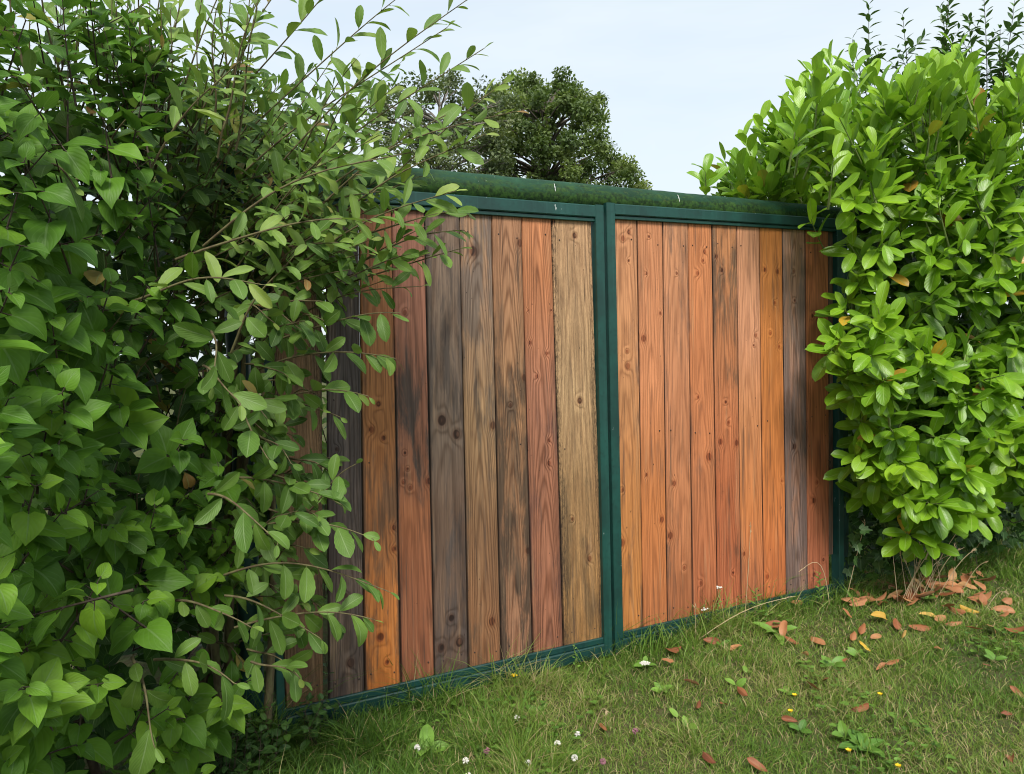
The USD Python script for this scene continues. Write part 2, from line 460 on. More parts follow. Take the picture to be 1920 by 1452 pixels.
tan_l = [(0, (126, 92, 64)), (0.5, (148, 110, 80)), (1, (150, 112, 82))]
left_planks = [
    PL('rough_tan', (u_left + 0.018, lt[0] - 0.017), (u_left + 0.018, lb[0] - 0.017), tan_l, [(0, (96, 74, 58)), (1, (120, 96, 76))], [(0, .45), (1, .4)],
       [(545, 702, 7)], 1.0, 'rough sawn tan plank, set apart from the others by a gap of light', rough_sawn=0.6, late=0.3),
    PL('charcoal', pair(lt, 0), pair(lb, 0), [(0, (118, 96, 82)), (.5, (116, 100, 94)), (1, (122, 106, 100))], [(0, (86, 72, 66)), (.5, (88, 78, 76)), (1, (94, 82, 80))], [(0, .6), (1, .7)],
       [(635, 876, 5), (632, 843, 4), (658, 1244, 8), (648, 1118, 5)], 2.3, 'dark grey weathered plank', late=0.8, arch=1100, slope=3),
    PL('orange_patched', pair(lt, 1), pair(lb, 1), [(0, (186, 100, 36)), (.12, (190, 106, 44)), (.3, (168, 98, 54)), (.6, (176, 110, 66)), (1, (172, 108, 78))], [(0, (112, 74, 50)), (.5, (128, 88, 64)), (1, (150, 98, 74))],
       [(0, .42), (.2, .5), (.45, .55), (.7, .25), (1, .2)], [(710, 758, 5), (697, 806, 6), (719, 822, 5), (739, 990, 5), (739, 1030, 5), (713, 1196, 9), (726, 1243, 5)], 3.1, 'orange brown plank with grey stained patches', arch=700, slope=3.5),
    PL('red_and_grey', pair(lt, 2), pair(lb, 2), [(0, (140, 78, 54)), (.2, (148, 84, 58)), (.36, (162, 94, 62)), (.5, (156, 98, 76)), (1, (168, 108, 92))], [(0, (92, 58, 48)), (.45, (82, 70, 64)), (1, (110, 84, 78))],
       [(0, .28), (.3, .3), (.42, .55), (.56, .58), (.72, .35), (1, .15)], [(760, 586, 5), (804, 903, 6), (760, 850, 3), (765, 880, 3), (770, 915, 4), (757, 905, 3)], 4.7, 'red brown plank greyed across its middle', late=0.6, arch=350, slope=2, x0=-0.03),
    PL('dark_brown', pair(lt, 3), pair(lb, 3), [(0, (104, 80, 68)), (.35, (110, 84, 70)), (.5, (128, 106, 92)), (1, (138, 112, 96))], [(0, (80, 66, 62)), (.5, (92, 80, 74)), (1, (100, 84, 76))], [(0, .5), (.45, .45), (.7, .65), (1, .5)],
       [(821, 427, 7), (829, 789, 10), (855.6, 815, 9), (847, 1160, 7), (862, 1205, 9), (828, 1216, 9)], 5.2, 'dark brown weathered plank with pale knots', late=0.7, arch=250, slope=2.2, x0=0.02),
    PL('tan_grey', pair(lt, 4), pair(lb, 4), [(0, (142, 92, 62)), (.3, (136, 96, 68)), (.55, (172, 132, 96)), (.8, (166, 128, 104)), (1, (170, 126, 96))], [(0, (104, 76, 58)), (.5, (118, 96, 78)), (1, (134, 114, 104))], [(0, .4), (.5, .45), (.85, .62), (1, .4)],
       [(888, 471, 10), (925, 798, 8), (923, 1166, 8)], 6.4, 'greyish tan plank with a round knot near its top', late=0.85, arch=1300, slope=4.5),
    PL('streaked', pair(lt, 5), pair(lb, 5), [(0, (158, 108, 84)), (.3, (150, 104, 76)), (.6, (166, 118, 84)), (1, (176, 122, 92))], [(0, (90, 70, 58)), (.5, (98, 76, 60)), (1, (136, 98, 76))], [(0, .55), (.25, .6), (.6, .6), (.8, .4), (1, .25)],
       [(976, 456, 8), (984, 708, 7), (991, 1033, 7), (958, 760, 4)], 7.9, 'brown plank streaked with black and arched grain', late=1.0, arch=1700, slope=6),
    PL('wavy_red', pair(lt, 6), pair(lb, 6), [(0, (152, 92, 70)), (.4, (164, 102, 78)), (.6, (176, 112, 88)), (.85, (198, 120, 80)), (1, (204, 126, 86))], [(0, (110, 68, 56)), (.5, (128, 84, 74)), (1, (176, 110, 78))], [(0, .42), (.5, .42), (.8, .15), (1, .1)],
       [(995, 643, 4), (1007.6, 706, 4), (1026, 663, 4), (1030, 826, 4), (1030, 869, 5), (991, 582, 2.2), (1034, 582, 2.2)], 8.6, 'red brown plank with wavy grain, orange at its top', late=1.0, arch=1500, slope=5, wob=5),
    PL('pale_rough', pair(lt, 7), (lb[7] + GAP / 2, lb[8]), [(0, (164, 114, 66)), (.35, (166, 124, 84)), (.6, (192, 152, 112)), (1, (200, 152, 114))], [(0, (118, 86, 56)), (.5, (134, 106, 76)), (1, (166, 126, 92))], [(0, .5), (.4, .4), (1, .25)],
       [(1078, 442, 6), (1088, 752, 6.5), (1038, 415, 5), (1074, 974, 4), (1106, 1048, 6)], 9.5, 'pale rough sawn plank with darkened edges', rough_sawn=0.7, late=0.5, arch=500, slope=3),
]
_ul_r = (U(1127, 383) + U(1147, 1200)) / 2 - 0.004
zl = gate_uz(745, 383)[1]; zr = gate_uz(1105, 408)[1]
gate_leaf('left wooden gate leaf, nearer and half hidden by the willow twigs', u_left - 0.016, _ul_r, Z_TOP - 0.012, Z_TOP - 0.012, Z_BOT, left_planks, 0.028, 0.040, 0.052)

RT = [(1144.3, 407.5), (1195.4, 410), (1243.7, 413), (1291.5, 415.5), (1336, 418), (1382, 420), (1425, 422), (1468, 424), (1510, 426), (1555, 428.5)]
RB = [(1159, 1178), (1207, 1168), (1252.7, 1159.5), (1300, 1151), (1346.5, 1141), (1391, 1131), (1433.5, 1123), (1476, 1114), (1516.5, 1106), (1556.5, 1101)]
rt = [U(*p) for p in RT]; rb = [U(*p) for p in RB]
P_ = [(0, (186, 112, 54)), (.3, (190, 116, 62)), (.6, (200, 132, 88)), (1, (196, 130, 94))]
right_planks = [
    PL('honey', (rt[0], rt[1] - GAP / 2), (rb[0], rb[1] - GAP / 2), P_, [(0, (112, 78, 58)), (.5, (140, 98, 72)), (1, (160, 112, 92))], [(0, .5), (.2, .35), (.55, .4), (1, .3)],
       [(1169, 447, 6), (1180, 435, 5), (1179.5, 489, 3), (1178, 686.6, 7), (1177, 659, 4), (1168, 919, 4), (1166.5, 1018.6, 9)], 11.2, 'honey coloured plank with greyed edges', late=0.6, arch=800, slope=3),
    PL('clean_orange', pair(rt, 1), pair(rb, 1), [(0, (186, 104, 62)), (.3, (202, 114, 62)), (.6, (206, 126, 86)), (1, (206, 130, 92))], [(0, (160, 96, 66)), (1, (180, 112, 82))], [(0, .2), (.5, .1), (1, .1)],
       [(1217.7, 444, 3), (1213, 513, 3), (1239, 587.6, 4), (1207.6, 635, 7.5), (1213, 891, 4), (1242, 975, 7)], 12.8, 'clean orange plank with arched grain', late=0.55, arch=1300, slope=3.5, stain=0.1),
    PL('stained_pink', pair(rt, 2), pair(rb, 2), [(0, (176, 98, 62)), (.3, (190, 114, 76)), (.6, (198, 124, 88)), (1, (200, 132, 96))], [(0, (132, 88, 66)), (.5, (158, 104, 82)), (1, (150, 106, 84))], [(0, .35), (.5, .3), (.85, .4), (1, .45)],
       [(1265, 907, 6), (1284, 1065, 4), (1258, 1005, 8), (1270, 513, 3)], 13.3, 'pinkish plank with brown stains', late=0.5, arch=400, slope=2.5, x0=0.03, stain=0.55),
    PL('orange_grey_edge', pair(rt, 3), pair(rb, 3), [(0, (184, 94, 60)), (.3, (188, 108, 70)), (.6, (204, 118, 76)), (1, (208, 124, 80))], [(0, (140, 84, 62)), (1, (168, 112, 86))], [(0, .25), (.5, .3), (1, .15)],
       [(1322, 472, 5), (1309, 512.5, 5), (1319, 489, 4), (1330, 857, 9), (1315, 1094, 5), (1310, 745, 4)], 14.9, 'orange plank with pale drips down its face', late=0.6, arch=900, slope=3),
    PL('blotched', pair(rt, 4), pair(rb, 4), [(0, (176, 88, 58)), (.3, (184, 94, 58)), (.6, (188, 110, 72)), (1, (196, 126, 84))], [(0, (140, 76, 54)), (.5, (132, 84, 60)), (1, (128, 96, 74))], [(0, .25), (.4, .25), (.6, .4), (.9, .62), (1, .4)],
       [(1344, 481, 5), (1354.5, 507, 5), (1362, 754.5, 4), (1366.6, 793, 5), (1351.6, 829, 7), (1382, 831, 7), (1375, 1075, 4)], 15.4, 'orange brown plank with dark blotches in its upper half', late=0.6, arch=1000, slope=4, stain=0.7),
    PL('soft_pink', pair(rt, 5), pair(rb, 5), [(0, (180, 98, 66)), (.25, (208, 118, 66)), (.5, (208, 130, 86)), (.7, (212, 140, 106)), (1, (204, 138, 104))], [(0, (150, 90, 64)), (1, (178, 124, 100))], [(0, .25), (.5, .15), (1, .3)],
       [(1418, 629, 5), (1414, 648, 3), (1396, 1039, 5)], 16.1, 'light pinkish plank', late=0.45, arch=700, slope=2.6, stain=0.2),
    PL('bright_orange', pair(rt, 6), pair(rb, 6), [(0, (196, 98, 54)), (.3, (208, 114, 58)), (.6, (208, 118, 58)), (1, (206, 120, 56))], [(0, (170, 92, 54)), (1, (180, 104, 54))], [(0, .15), (1, .12)],
       [(1435.5, 506, 5.5), (1458.6, 509.6, 6), (1453.7, 568, 4), (1445.6, 625, 4), (1462, 650, 4), (1440, 1082, 6), (1467, 901.5, 3)], 17.7, 'bright orange plank with a pair of knots near its top', late=0.4, arch=500, slope=2, stain=0.15),
    PL('purple_grey', pair(rt, 7), pair(rb, 7), [(0, (156, 116, 102)), (.3, (166, 118, 98)), (.6, (166, 124, 108)), (1, (182, 132, 104))], [(0, (124, 100, 94)), (.5, (136, 112, 106)), (1, (152, 122, 106))], [(0, .7), (.4, .62), (.7, .6), (1, .45)],
       [(1489, 508.7, 4), (1491, 563.6, 4), (1490, 838, 7)], 18.2, 'purplish grey weathered plank', late=0.85, arch=1600, slope=5, wob=4),
    PL('red_orange', pair(rt, 8), pair(rb, 8), [(0, (180, 96, 70)), (.3, (188, 100, 66)), (.6, (192, 108, 66)), (1, (184, 102, 62))], [(0, (150, 84, 62)), (1, (160, 92, 62))], [(0, .2), (1, .2)],
       [(1525, 592.6, 5), (1527.5, 701, 6), (1545, 699.6, 5), (1526.6, 939, 7), (1545, 1050, 4), (1528, 1078, 5), (1533, 905, 4)], 19.6, 'red orange plank, last full one by the hedge', late=0.5, arch=450, slope=2.2, stain=0.2),
]
u_r9a, u_r9b = rt[9] + 0.004, rt[9] + 0.040
r9 = PL('grey_batten', (u_r9a, u_r9b), (rb[9] + 0.004, rb[9] + 0.036), [(0, (128, 98, 84)), (1, (122, 92, 74))], [(0, (100, 82, 72)), (1, (104, 80, 66))], [(0, .6), (1, .6)], [(1560, 590, 4)], 20.3, 'narrow grey batten ending short of the bottom rail', late=0.6)
r9['zb'] = 0.24; r9['y'] = 0.009
right_planks.append(r9)
_ur_l = (U(1131, 383) + U(1149, 1195)) / 2 + 0.002
_ur_r = U(1575, 700)
gate_leaf('right wooden gate leaf, farther and ending at the laurel hedge', _ur_l, _ur_r, Z_TOP + 0.004, Z_TOP + 0.016, Z_BOT + 0.004, right_planks, 0.042, 0.034, 0.048)

# ------------------------------------------------------------------ round crossbar above the gate, post beside it
A = np.array([*(G_DIR * (U(620, 340)) + G_NRM * (G_OFF + 0.055))[:2], 0.0])
B = np.array([*(G_DIR * (U(1640, 400)) + G_NRM * (G_OFF + 0.055))[:2], 0.0])
za = gate_uz(797, 318, 0.0)[1] - 0.045
zb_ = gate_uz(1537.5, 379.6, 0.0)[1] - 0.063
ua, ub = gate_uz(797, 318)[0], gate_uz(1537.5, 379.6)[0]


def pipe_z(u):
    return za + (zb_ - za) * (u - ua) / (ub - ua)


t = thing('crossbar', 'mossy green round pipe running along the top of the gate', 'pipe', (0, 0, 0))
n = 60
us = np.linspace(U(620, 340), U(1640, 400), n)
rg = np.random.default_rng(5)
pts = np.stack([G_DIR[0] * us + G_NRM[0] * (G_OFF + 0.055), G_DIR[1] * us + G_NRM[1] * (G_OFF + 0.055), pipe_z(us) + rg.normal(0, 0.0006, n)], 1)
obj('pipe', tube(pts, 0.060 + rg.normal(0, 0.0004, n), 28), paint_pipe, t, smooth=50)
_i = np.argmin(abs(us - ub) + 0)
for px, dz, hgt in ((1041, 0.02, 0.035), (1273, 0.012, 0.045)):
    u = U(px, 360)
    a = np.linspace(math.radians(4), math.radians(40), 7)
    c = np.array([G_DIR[0] * u + G_NRM[0] * (G_OFF + 0.055), G_DIR[1] * u + G_NRM[1] * (G_OFF + 0.055), pipe_z(u)])
    strip = [c - G_NRM * 0.0605 * math.cos(q) + np.array([0, 0, 0.0605 * math.sin(q)]) + G_DIR * 0.002 * math.sin(3 * q + px) for q in a]
    obj('lime_streak', tube(strip, [0.0006, 0.0018, 0.0010, 0.0021, 0.0012, 0.0014, 0.0005], 6), white_mark, t, smooth=True)

up = U(1592, 760)
pc = G_DIR * up + G_NRM * (G_OFF + 0.045)
t = thing('gate_post', 'green round steel post between the right gate leaf and the laurel', 'post', (pc[0], pc[1], 0))
obj('post', tube(np.array([[0, 0, z] for z in np.linspace(-0.05, 1.86, 8)]), 0.030, 20), paint_low, t, smooth=50)
obj('hinge', box_profile(-0.075, -0.026, -0.012, 0.012, 0.95, 1.03), paint_low, t)
up = u_left - 0.085
pc = G_DIR * up + G_NRM * (G_OFF + 0.045)
t = thing('gate_post', 'green round steel post hidden in the left hedge', 'post', (pc[0], pc[1], 0))
obj('post', tube(np.array([[0, 0, z] for z in np.linspace(-0.05, 1.95, 8)]), 0.038, 20), paint_low, t, smooth=50)

# ------------------------------------------------------------------ leaves and twigs
def leaf_template(kind, ns, nt):
    s = np.linspace(0, 1, ns + 1)
    if kind == 'heart':
        w = np.interp(s, [0, .03, .10, .22, .34, .50, .66, .80, .92, 1], [.30, .62, .88, 1.0, .99, .87, .64, .37, .13, .0])
    elif kind == 'willow':
        w = np.interp(s, [0, .06, .18, .35, .55, .72, .85, .94, 1], [.06, .28, .62, .88, 1.0, .93, .70, .38, .02])
    elif kind == 'laurel':
        w = np.interp(s, [0, .05, .15, .30, .50, .68, .82, .92, .97, 1], [.08, .25, .58, .84, .98, 1.0, .86, .55, .25, .02])
    elif kind == 'privet':
        w = np.interp(s, [0, .08, .3, .5, .75, .92, 1], [.08, .4, .95, 1.0, .68, .25, .0])
    elif kind == 'round':
        w = np.interp(s, [0, .05, .2, .45, .7, .88, 1], [.15, .5, .92, 1.0, .82, .42, .0])
    else:
        w = np.sin(np.pi * np.clip(s, 0.02, 1))
    t = np.linspace(-1, 1, nt + 1)
    S, T = np.meshgrid(s, t, indexing='ij')
    Wd = np.repeat(w[:, None], nt + 1, 1)
    back = np.zeros_like(S)
    if kind == 'heart':                     # the lobes beside the stalk reach back a little
        back = -0.10 * np.exp(-(S / 0.10) ** 2) * np.abs(T) ** 1.2
    if kind == 'ivy':
        pass
    if kind == 'willow':
        edge = np.abs(T) > 0.98
        Wd = Wd * np.where(edge & (np.arange(ns + 1)[:, None] % 2 == 1), 1.07, 1.0)
    i, j = np.meshgrid(np.arange(ns), np.arange(nt), indexing='ij')
    k = i * (nt + 1) + j
    q = np.stack([k, k + 1, k + nt + 2, k + nt + 1], -1).reshape(-1, 4)
    f = np.vstack([q[:, [0, 1, 2]], q[:, [0, 2, 3]]])
    return dict(S=S.ravel(), T=T.ravel(), W=Wd.ravel(), B=back.ravel(), f=f)


TM = {('heart', 1): leaf_template('heart', 10, 6), ('heart', 0): leaf_template('heart', 5, 2),
      ('willow', 1): leaf_template('willow', 12, 4), ('willow', 0): leaf_template('willow', 5, 2),
      ('laurel', 1): leaf_template('laurel', 10, 4), ('laurel', 0): leaf_template('laurel', 5, 2),
      ('privet', 1): leaf_template('privet', 6, 2), ('privet', 0): leaf_template('privet', 4, 2), ('round', 0): leaf_template('round', 5, 2), ('round', 1): leaf_template('round', 8, 4)}


def leaf_mesh(tm, P, D, N, L, W, bend, fold, wav, phase):
    """Vertices (n, m, 3) of n leaves: stalk end P, tip direction D, upper side N, length L, width W."""
    D = unit(D); Sd = unit(np.cross(D, N)); N = np.cross(Sd, D)
    s, t, w, bk = (tm[k][None] for k in 'STWB')
    be = np.where(np.abs(bend) < 1e-3, 1e-3, bend)[:, None]
    a = np.sin(be * (s + bk)) / be; d = -(1 - np.cos(be * (s + bk))) / be
    nb = np.cos(be * s); na = np.sin(be * s)
    x = t * w * W[:, None] / 2
    # cross curl: halves lift by "fold", margins ripple by "wav"
    lift = fold[:, None] * np.abs(x) + wav[:, None] * W[:, None] * np.sin(s * 9.0 + phase[:, None] + 2.2 * np.sign(t)) * np.abs(t) ** 2 * w
    x = x * np.sqrt(np.maximum(1 - (fold[:, None] * 0.7) ** 2, 0.3))
    al = a * L[:, None] + na * lift; up = d * L[:, None] + nb * lift
    tw = 0.25 * np.sin(phase * 3)[:, None] * s
    V = P[:, None] + al[..., None] * D[:, None] + (up + x * tw)[..., None] * N[:, None] + x[..., None] * Sd[:, None]
    return V


class Bush:
    """Leaves of one kind and twigs, collected before they become prims."""

    def __init__(self, kind):
        self.kind, self.d, self.twigs, self.stems = kind, [], [], []

    def add(self, P, D, N, L, W, bend, fold, wav, tint):
        n = len(P)
        b = lambda v: np.broadcast_to(np.asarray(v, float), n).copy()
        self.d.append((np.asarray(P, float), np.asarray(D, float), np.asarray(N, float), b(L), b(W), b(bend), b(fold), b(wav), b(tint)))

    def done(self):
        self.a = [np.concatenate([x[k] for x in self.d]) for k in range(9)]
        self.n = len(self.a[0])
        rg = np.random.default_rng(self.n)
        self.phase = rg.uniform(0, 6.28, self.n)

    def keep(self, m):
        self.a = [x[m] for x in self.a]; self.phase = self.phase[m]; self.n = len(self.phase)

    def verts(self, lod, idx):
        a = self.a
        return leaf_mesh(TM[(self.kind, lod)], a[0][idx], a[1][idx], a[2][idx], a[3][idx], a[4][idx], a[5][idx], a[6][idx], a[7][idx], self.phase[idx])


def seen_cells(bushes, px=3.0):
    """How many coarse picture cells each leaf wins: a point z-buffer over all the leaves (and the gate plane)."""
    W, Hh = int(1920 / px), int(1452 / px)
    cells, deps, ids, base = [], [], [], 0
    for b in bushes:
        tm = TM[(b.kind, 0)]
        V = b.verts(0, np.arange(b.n))
        # sample face centres and edges
        f = tm['f']
        C = np.concatenate([V, V[:, f].mean(2), (V[:, f[:, 0]] + V[:, f[:, 1]]) / 2, (V[:, f[:, 1]] + V[:, f[:, 2]]) / 2], 1)
        x, y, z = project(C.reshape(-1, 3))
        ok = (z > 0.1) & (x >= 0) & (x < 1920) & (y >= 0) & (y < 1452)
        gd = (C.reshape(-1, 3) @ G_NRM) - G_OFF
        u = C.reshape(-1, 3) @ G_DIR
        ok &= ~((gd > 0) & (u > u_left) & (u < _ur_r) & (y > 330))
        i = np.repeat(np.arange(b.n), C.shape[1]) + base
        cells.append((y[ok] / px).astype(int) * W + (x[ok] / px).astype(int)); deps.append(z[ok]); ids.append(i[ok])
        base += b.n
    c, d, i = map(np.concatenate, (cells, deps, ids))
    o = np.lexsort((d, c))
    c, i = c[o], i[o]
    first = np.r_[True, c[1:] != c[:-1]]
    won = np.bincount(i[first], minlength=base)
    out, k = [], 0
    for b in bushes:
        out.append(won[k:k + b.n]); k += b.n
    return out


def emit_bush(b, t, mat, twig_mat, won, lim=300, least=3, leaf_name='leaf', mass_name='foliage'):
    """The leaves that show largest become parts of their own, the rest one part."""
    tmv = TM[(b.kind, 1)]
    m = len(tmv['S'])
    uv1 = np.stack([tmv['T'], tmv['S']], 1)
    order = np.argsort(-won)
    top = [k for k in order[:lim] if won[k] >= least]
    V = b.verts(1, np.array(top, int)) if top else []
    for k, v in zip(top, V):
        obj(leaf_name, (v, tmv['f']), mat, t, smooth=True, uv=uv1, tint=np.full(m, b.a[8][k]))
    rest = np.setdiff1d(np.arange(b.n), np.array(top, int))
    for name, sel, lod in ((mass_name, rest, None),):
        if len(sel) == 0:
            continue
        hi = sel[won[sel] > 0]; lo = sel[won[sel] == 0]
        vs, fs, us, ts, n0 = [], [], [], [], 0
        for ss, ld in ((hi, 1), (lo, 0)):
            if len(ss) == 0:
                continue
            tm = TM[(b.kind, ld)]
            v = b.verts(ld, ss); mm = v.shape[1]
            vs.append(v.reshape(-1, 3)); fs.append((tm['f'][None] + (np.arange(len(ss)) * mm)[:, None, None]).reshape(-1, 3) + n0)
            us.append(np.tile(np.stack([tm['T'], tm['S']], 1), (len(ss), 1))); ts.append(np.repeat(b.a[8][ss], mm)); n0 += len(ss) * mm
        obj(name, (np.vstack(vs), np.vstack(fs)), mat, t, smooth=True, uv=np.vstack(us), tint=np.concatenate(ts), kind='stuff')
    for pts, r in b.stems:
        obj('stem', tube(pts, r, 7), twig_mat, t, smooth=True)
    if b.twigs:
        obj('twigs', join([tube(p, r, 4, False) for p, r in b.twigs]), twig_mat, t, smooth=True, kind='stuff')
    return len(top)


def leaf_look(name, stops, vein, rough, spec, back, trans, side=7.0, slant=0.55, vein_amt=0.5, coat=0.0, spots=0.5):
    """stops: (tint, colour); back: colour of the underside."""
    g = Graph()
    uv = g('texture_coordinate', 'UV')
    sep = g('separate_xyz', 'x', vector=uv)
    t, s = sep, g.also(sep, 'y')
    at_ = g('attribute', 'fac', attribute='tint')
    c = g.ramp(at_, stops)
    P = g('geometry', 'position')
    n = g.noise(P, 28.0, 3.0, 0.6)
    tone = g.m('multiply_add', n, 0.7, 0.65)
    c = g.mix(1.0, c, g('combine_color', 'color', color_type='rgb', r=tone, g=tone, b=g.m('multiply', tone, 0.95)), 'multiply')
    ta = g.m('absolute', t)
    midrib = g.step(ta, 0.085, 0.03)
    sv = g.m('fraction', g.m('multiply', g.m('subtract', s, g.m('multiply', ta, slant * 0.4)), side))
    sv = g.m('abs' if False else 'absolute', g.m('subtract', sv, 0.5))
    side_v = g.m('multiply', g.step(sv, 0.12, 0.0), g.step(ta, 0.98, 0.6))
    v = g.m('maximum', midrib, g.m('multiply', side_v, 0.35))
    c = g.mix(g.m('multiply', v, vein_amt), c, vein)
    if spots:
        sp = g.noise(g('combine_xyz', 'vector', x=t, y=g.m('multiply', s, 2.5), z=g.m('multiply', at_, 400.0)), 2.2, 3.0, 0.6)
        c = g.mix(g.step(sp, 0.74, 0.78, 0.0, spots), c, (0.10, 0.055, 0.022))
    bf = g('geometry', 'backfacing')
    cb = g.mix(0.6, c, back)
    c = g.mix(bf, c, cb)
    puff = g.m('subtract', g.m('multiply', sv, 1.0), g.m('multiply', midrib, 0.7))
    b = g('bump', 'normal', height=g.m('add', puff, g.m('multiply', n, 0.5)), distance=0.0014, strength=0.4)
    sh = g('principled_bsdf', 'BSDF', base_color=c, roughness=g.m('multiply_add', bf, 0.3, rough), specular_ior_level=spec, normal=b)
    ct = g.mix(1.0, c, (1.25, 1.35, 0.55), 'multiply')
    tr = g('translucent_bsdf', 'BSDF', color=ct, normal=b)
    mx = g('mix_closure', 'closure', fac=trans, closure1=sh, closure2=tr)
    return g.make(name, surface=mx)


def bark_look(name, a, b, rough=0.8):
    g = Graph()
    p = g('geometry', 'position')
    n = g.noise(g.mapped(p, (1, 1, 0.4)), 60.0, 4.0, 0.6)
    c = g.mix(g.step(n, 0.35, 0.65), a, b)
    bm = g('bump', 'normal', height=n, distance=0.003, strength=0.7)
    s = g('principled_bsdf', 'BSDF', base_color=c, roughness=rough, specular_ior_level=0.25, normal=bm)
    return g.make(name, surface=s)


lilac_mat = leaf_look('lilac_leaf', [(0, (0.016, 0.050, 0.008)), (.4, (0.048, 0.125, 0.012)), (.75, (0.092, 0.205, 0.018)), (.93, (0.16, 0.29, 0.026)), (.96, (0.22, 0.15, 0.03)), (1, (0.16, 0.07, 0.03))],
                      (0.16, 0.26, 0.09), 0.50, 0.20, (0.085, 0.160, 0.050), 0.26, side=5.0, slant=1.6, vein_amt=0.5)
willow_mat = leaf_look('willow_leaf', [(0, (0.024, 0.060, 0.012)), (.4, (0.072, 0.150, 0.024)), (.75, (0.135, 0.235, 0.042)), (.93, (0.23, 0.32, 0.070)), (.97, (0.26, 0.25, 0.07)), (1, (0.24, 0.12, 0.05))],
                       (0.24, 0.33, 0.15), 0.50, 0.28, (0.16, 0.23, 0.09), 0.28, side=9.0, slant=1.0, vein_amt=0.5)
laurel_mat = leaf_look('laurel_leaf', [(0, (0.024, 0.070, 0.007)), (.35, (0.088, 0.200, 0.012)), (.7, (0.150, 0.305, 0.013)), (.92, (0.235, 0.40, 0.022)), (.95, (0.50, 0.32, 0.03)), (1, (0.26, 0.10, 0.035))],
                       (0.28, 0.42, 0.10), 0.36, 0.42, (0.150, 0.255, 0.050), 0.28, side=7.0, slant=0.9, vein_amt=0.6, spots=0.15)
privet_mat = leaf_look('privet_leaf', [(0, (0.035, 0.085, 0.020)), (.5, (0.060, 0.130, 0.028)), (1, (0.11, 0.20, 0.045))], (0.10, 0.18, 0.06), 0.40, 0.45, (0.08, 0.14, 0.05), 0.15, spots=0.0)
ivy_mat = leaf_look('ivy_leaf', [(0, (0.012, 0.034, 0.008)), (.6, (0.034, 0.085, 0.016)), (1, (0.095, 0.190, 0.026))], (0.13, 0.20, 0.08), 0.46, 0.25, (0.08, 0.13, 0.05), 0.12, side=4.0, slant=2.0, spots=0.0)
twig_mat = bark_look('twig_bark', (0.085, 0.062, 0.034), (0.135, 0.125, 0.055))
dark_twig = bark_look('dark_bark', (0.035, 0.026, 0.018), (0.075, 0.058, 0.040))
green_twig = bark_look('green_twig', (0.13, 0.19, 0.05), (0.17, 0.21, 0.07), 0.6)

rng = np.random.default_rng(20240611)
_iv = np.array([(0, .10), (.30, -.06), (.62, .02), (1.0, .26), (.55, .40), (.66, .66), (.30, .62), (0, 1.0), (-.30, .62), (-.66, .66), (-.55, .40), (-1.0, .26), (-.62, .02), (-.30, -.06)])
_ic = np.vstack([[(0, .38)], _iv])
_if = np.array([(0, i + 1, (i + 1) % 14 + 1) for i in range(14)])
for _l in (0, 1):
    TM[('ivy', _l)] = dict(S=_ic[:, 1], T=_ic[:, 0], W=np.ones(15), B=np.zeros(15), f=_if)


def in_poly(px, py, poly):
    c = np.zeros(len(px), bool)
    n = len(poly)
    for i in range(n):
        (x0, y0), (x1, y1) = poly[i], poly[(i + 1) % n]
        m = ((y0 > py) != (y1 > py)) & (px < (x1 - x0) * (py - y0) / (y1 - y0 + 1e-9) + x0)
        c ^= m
    return c


def sample_poly(poly, n):
    P = np.array(poly, float)
    out = np.zeros((0, 2))
    while len(out) < n:
        q = rng.uniform(P.min(0), P.max(0), (4 * n, 2))
        out = np.vstack([out, q[in_poly(q[:, 0], q[:, 1], poly)]])
    return out[:n]


def points_at(xy, dep):
    d = FWD[None] + ((xy[:, 0] - CX) / FOCAL)[:, None] * RIGHT - ((xy[:, 1] - CY) / FOCAL)[:, None] * UP
    return CAM + d * dep[:, None]


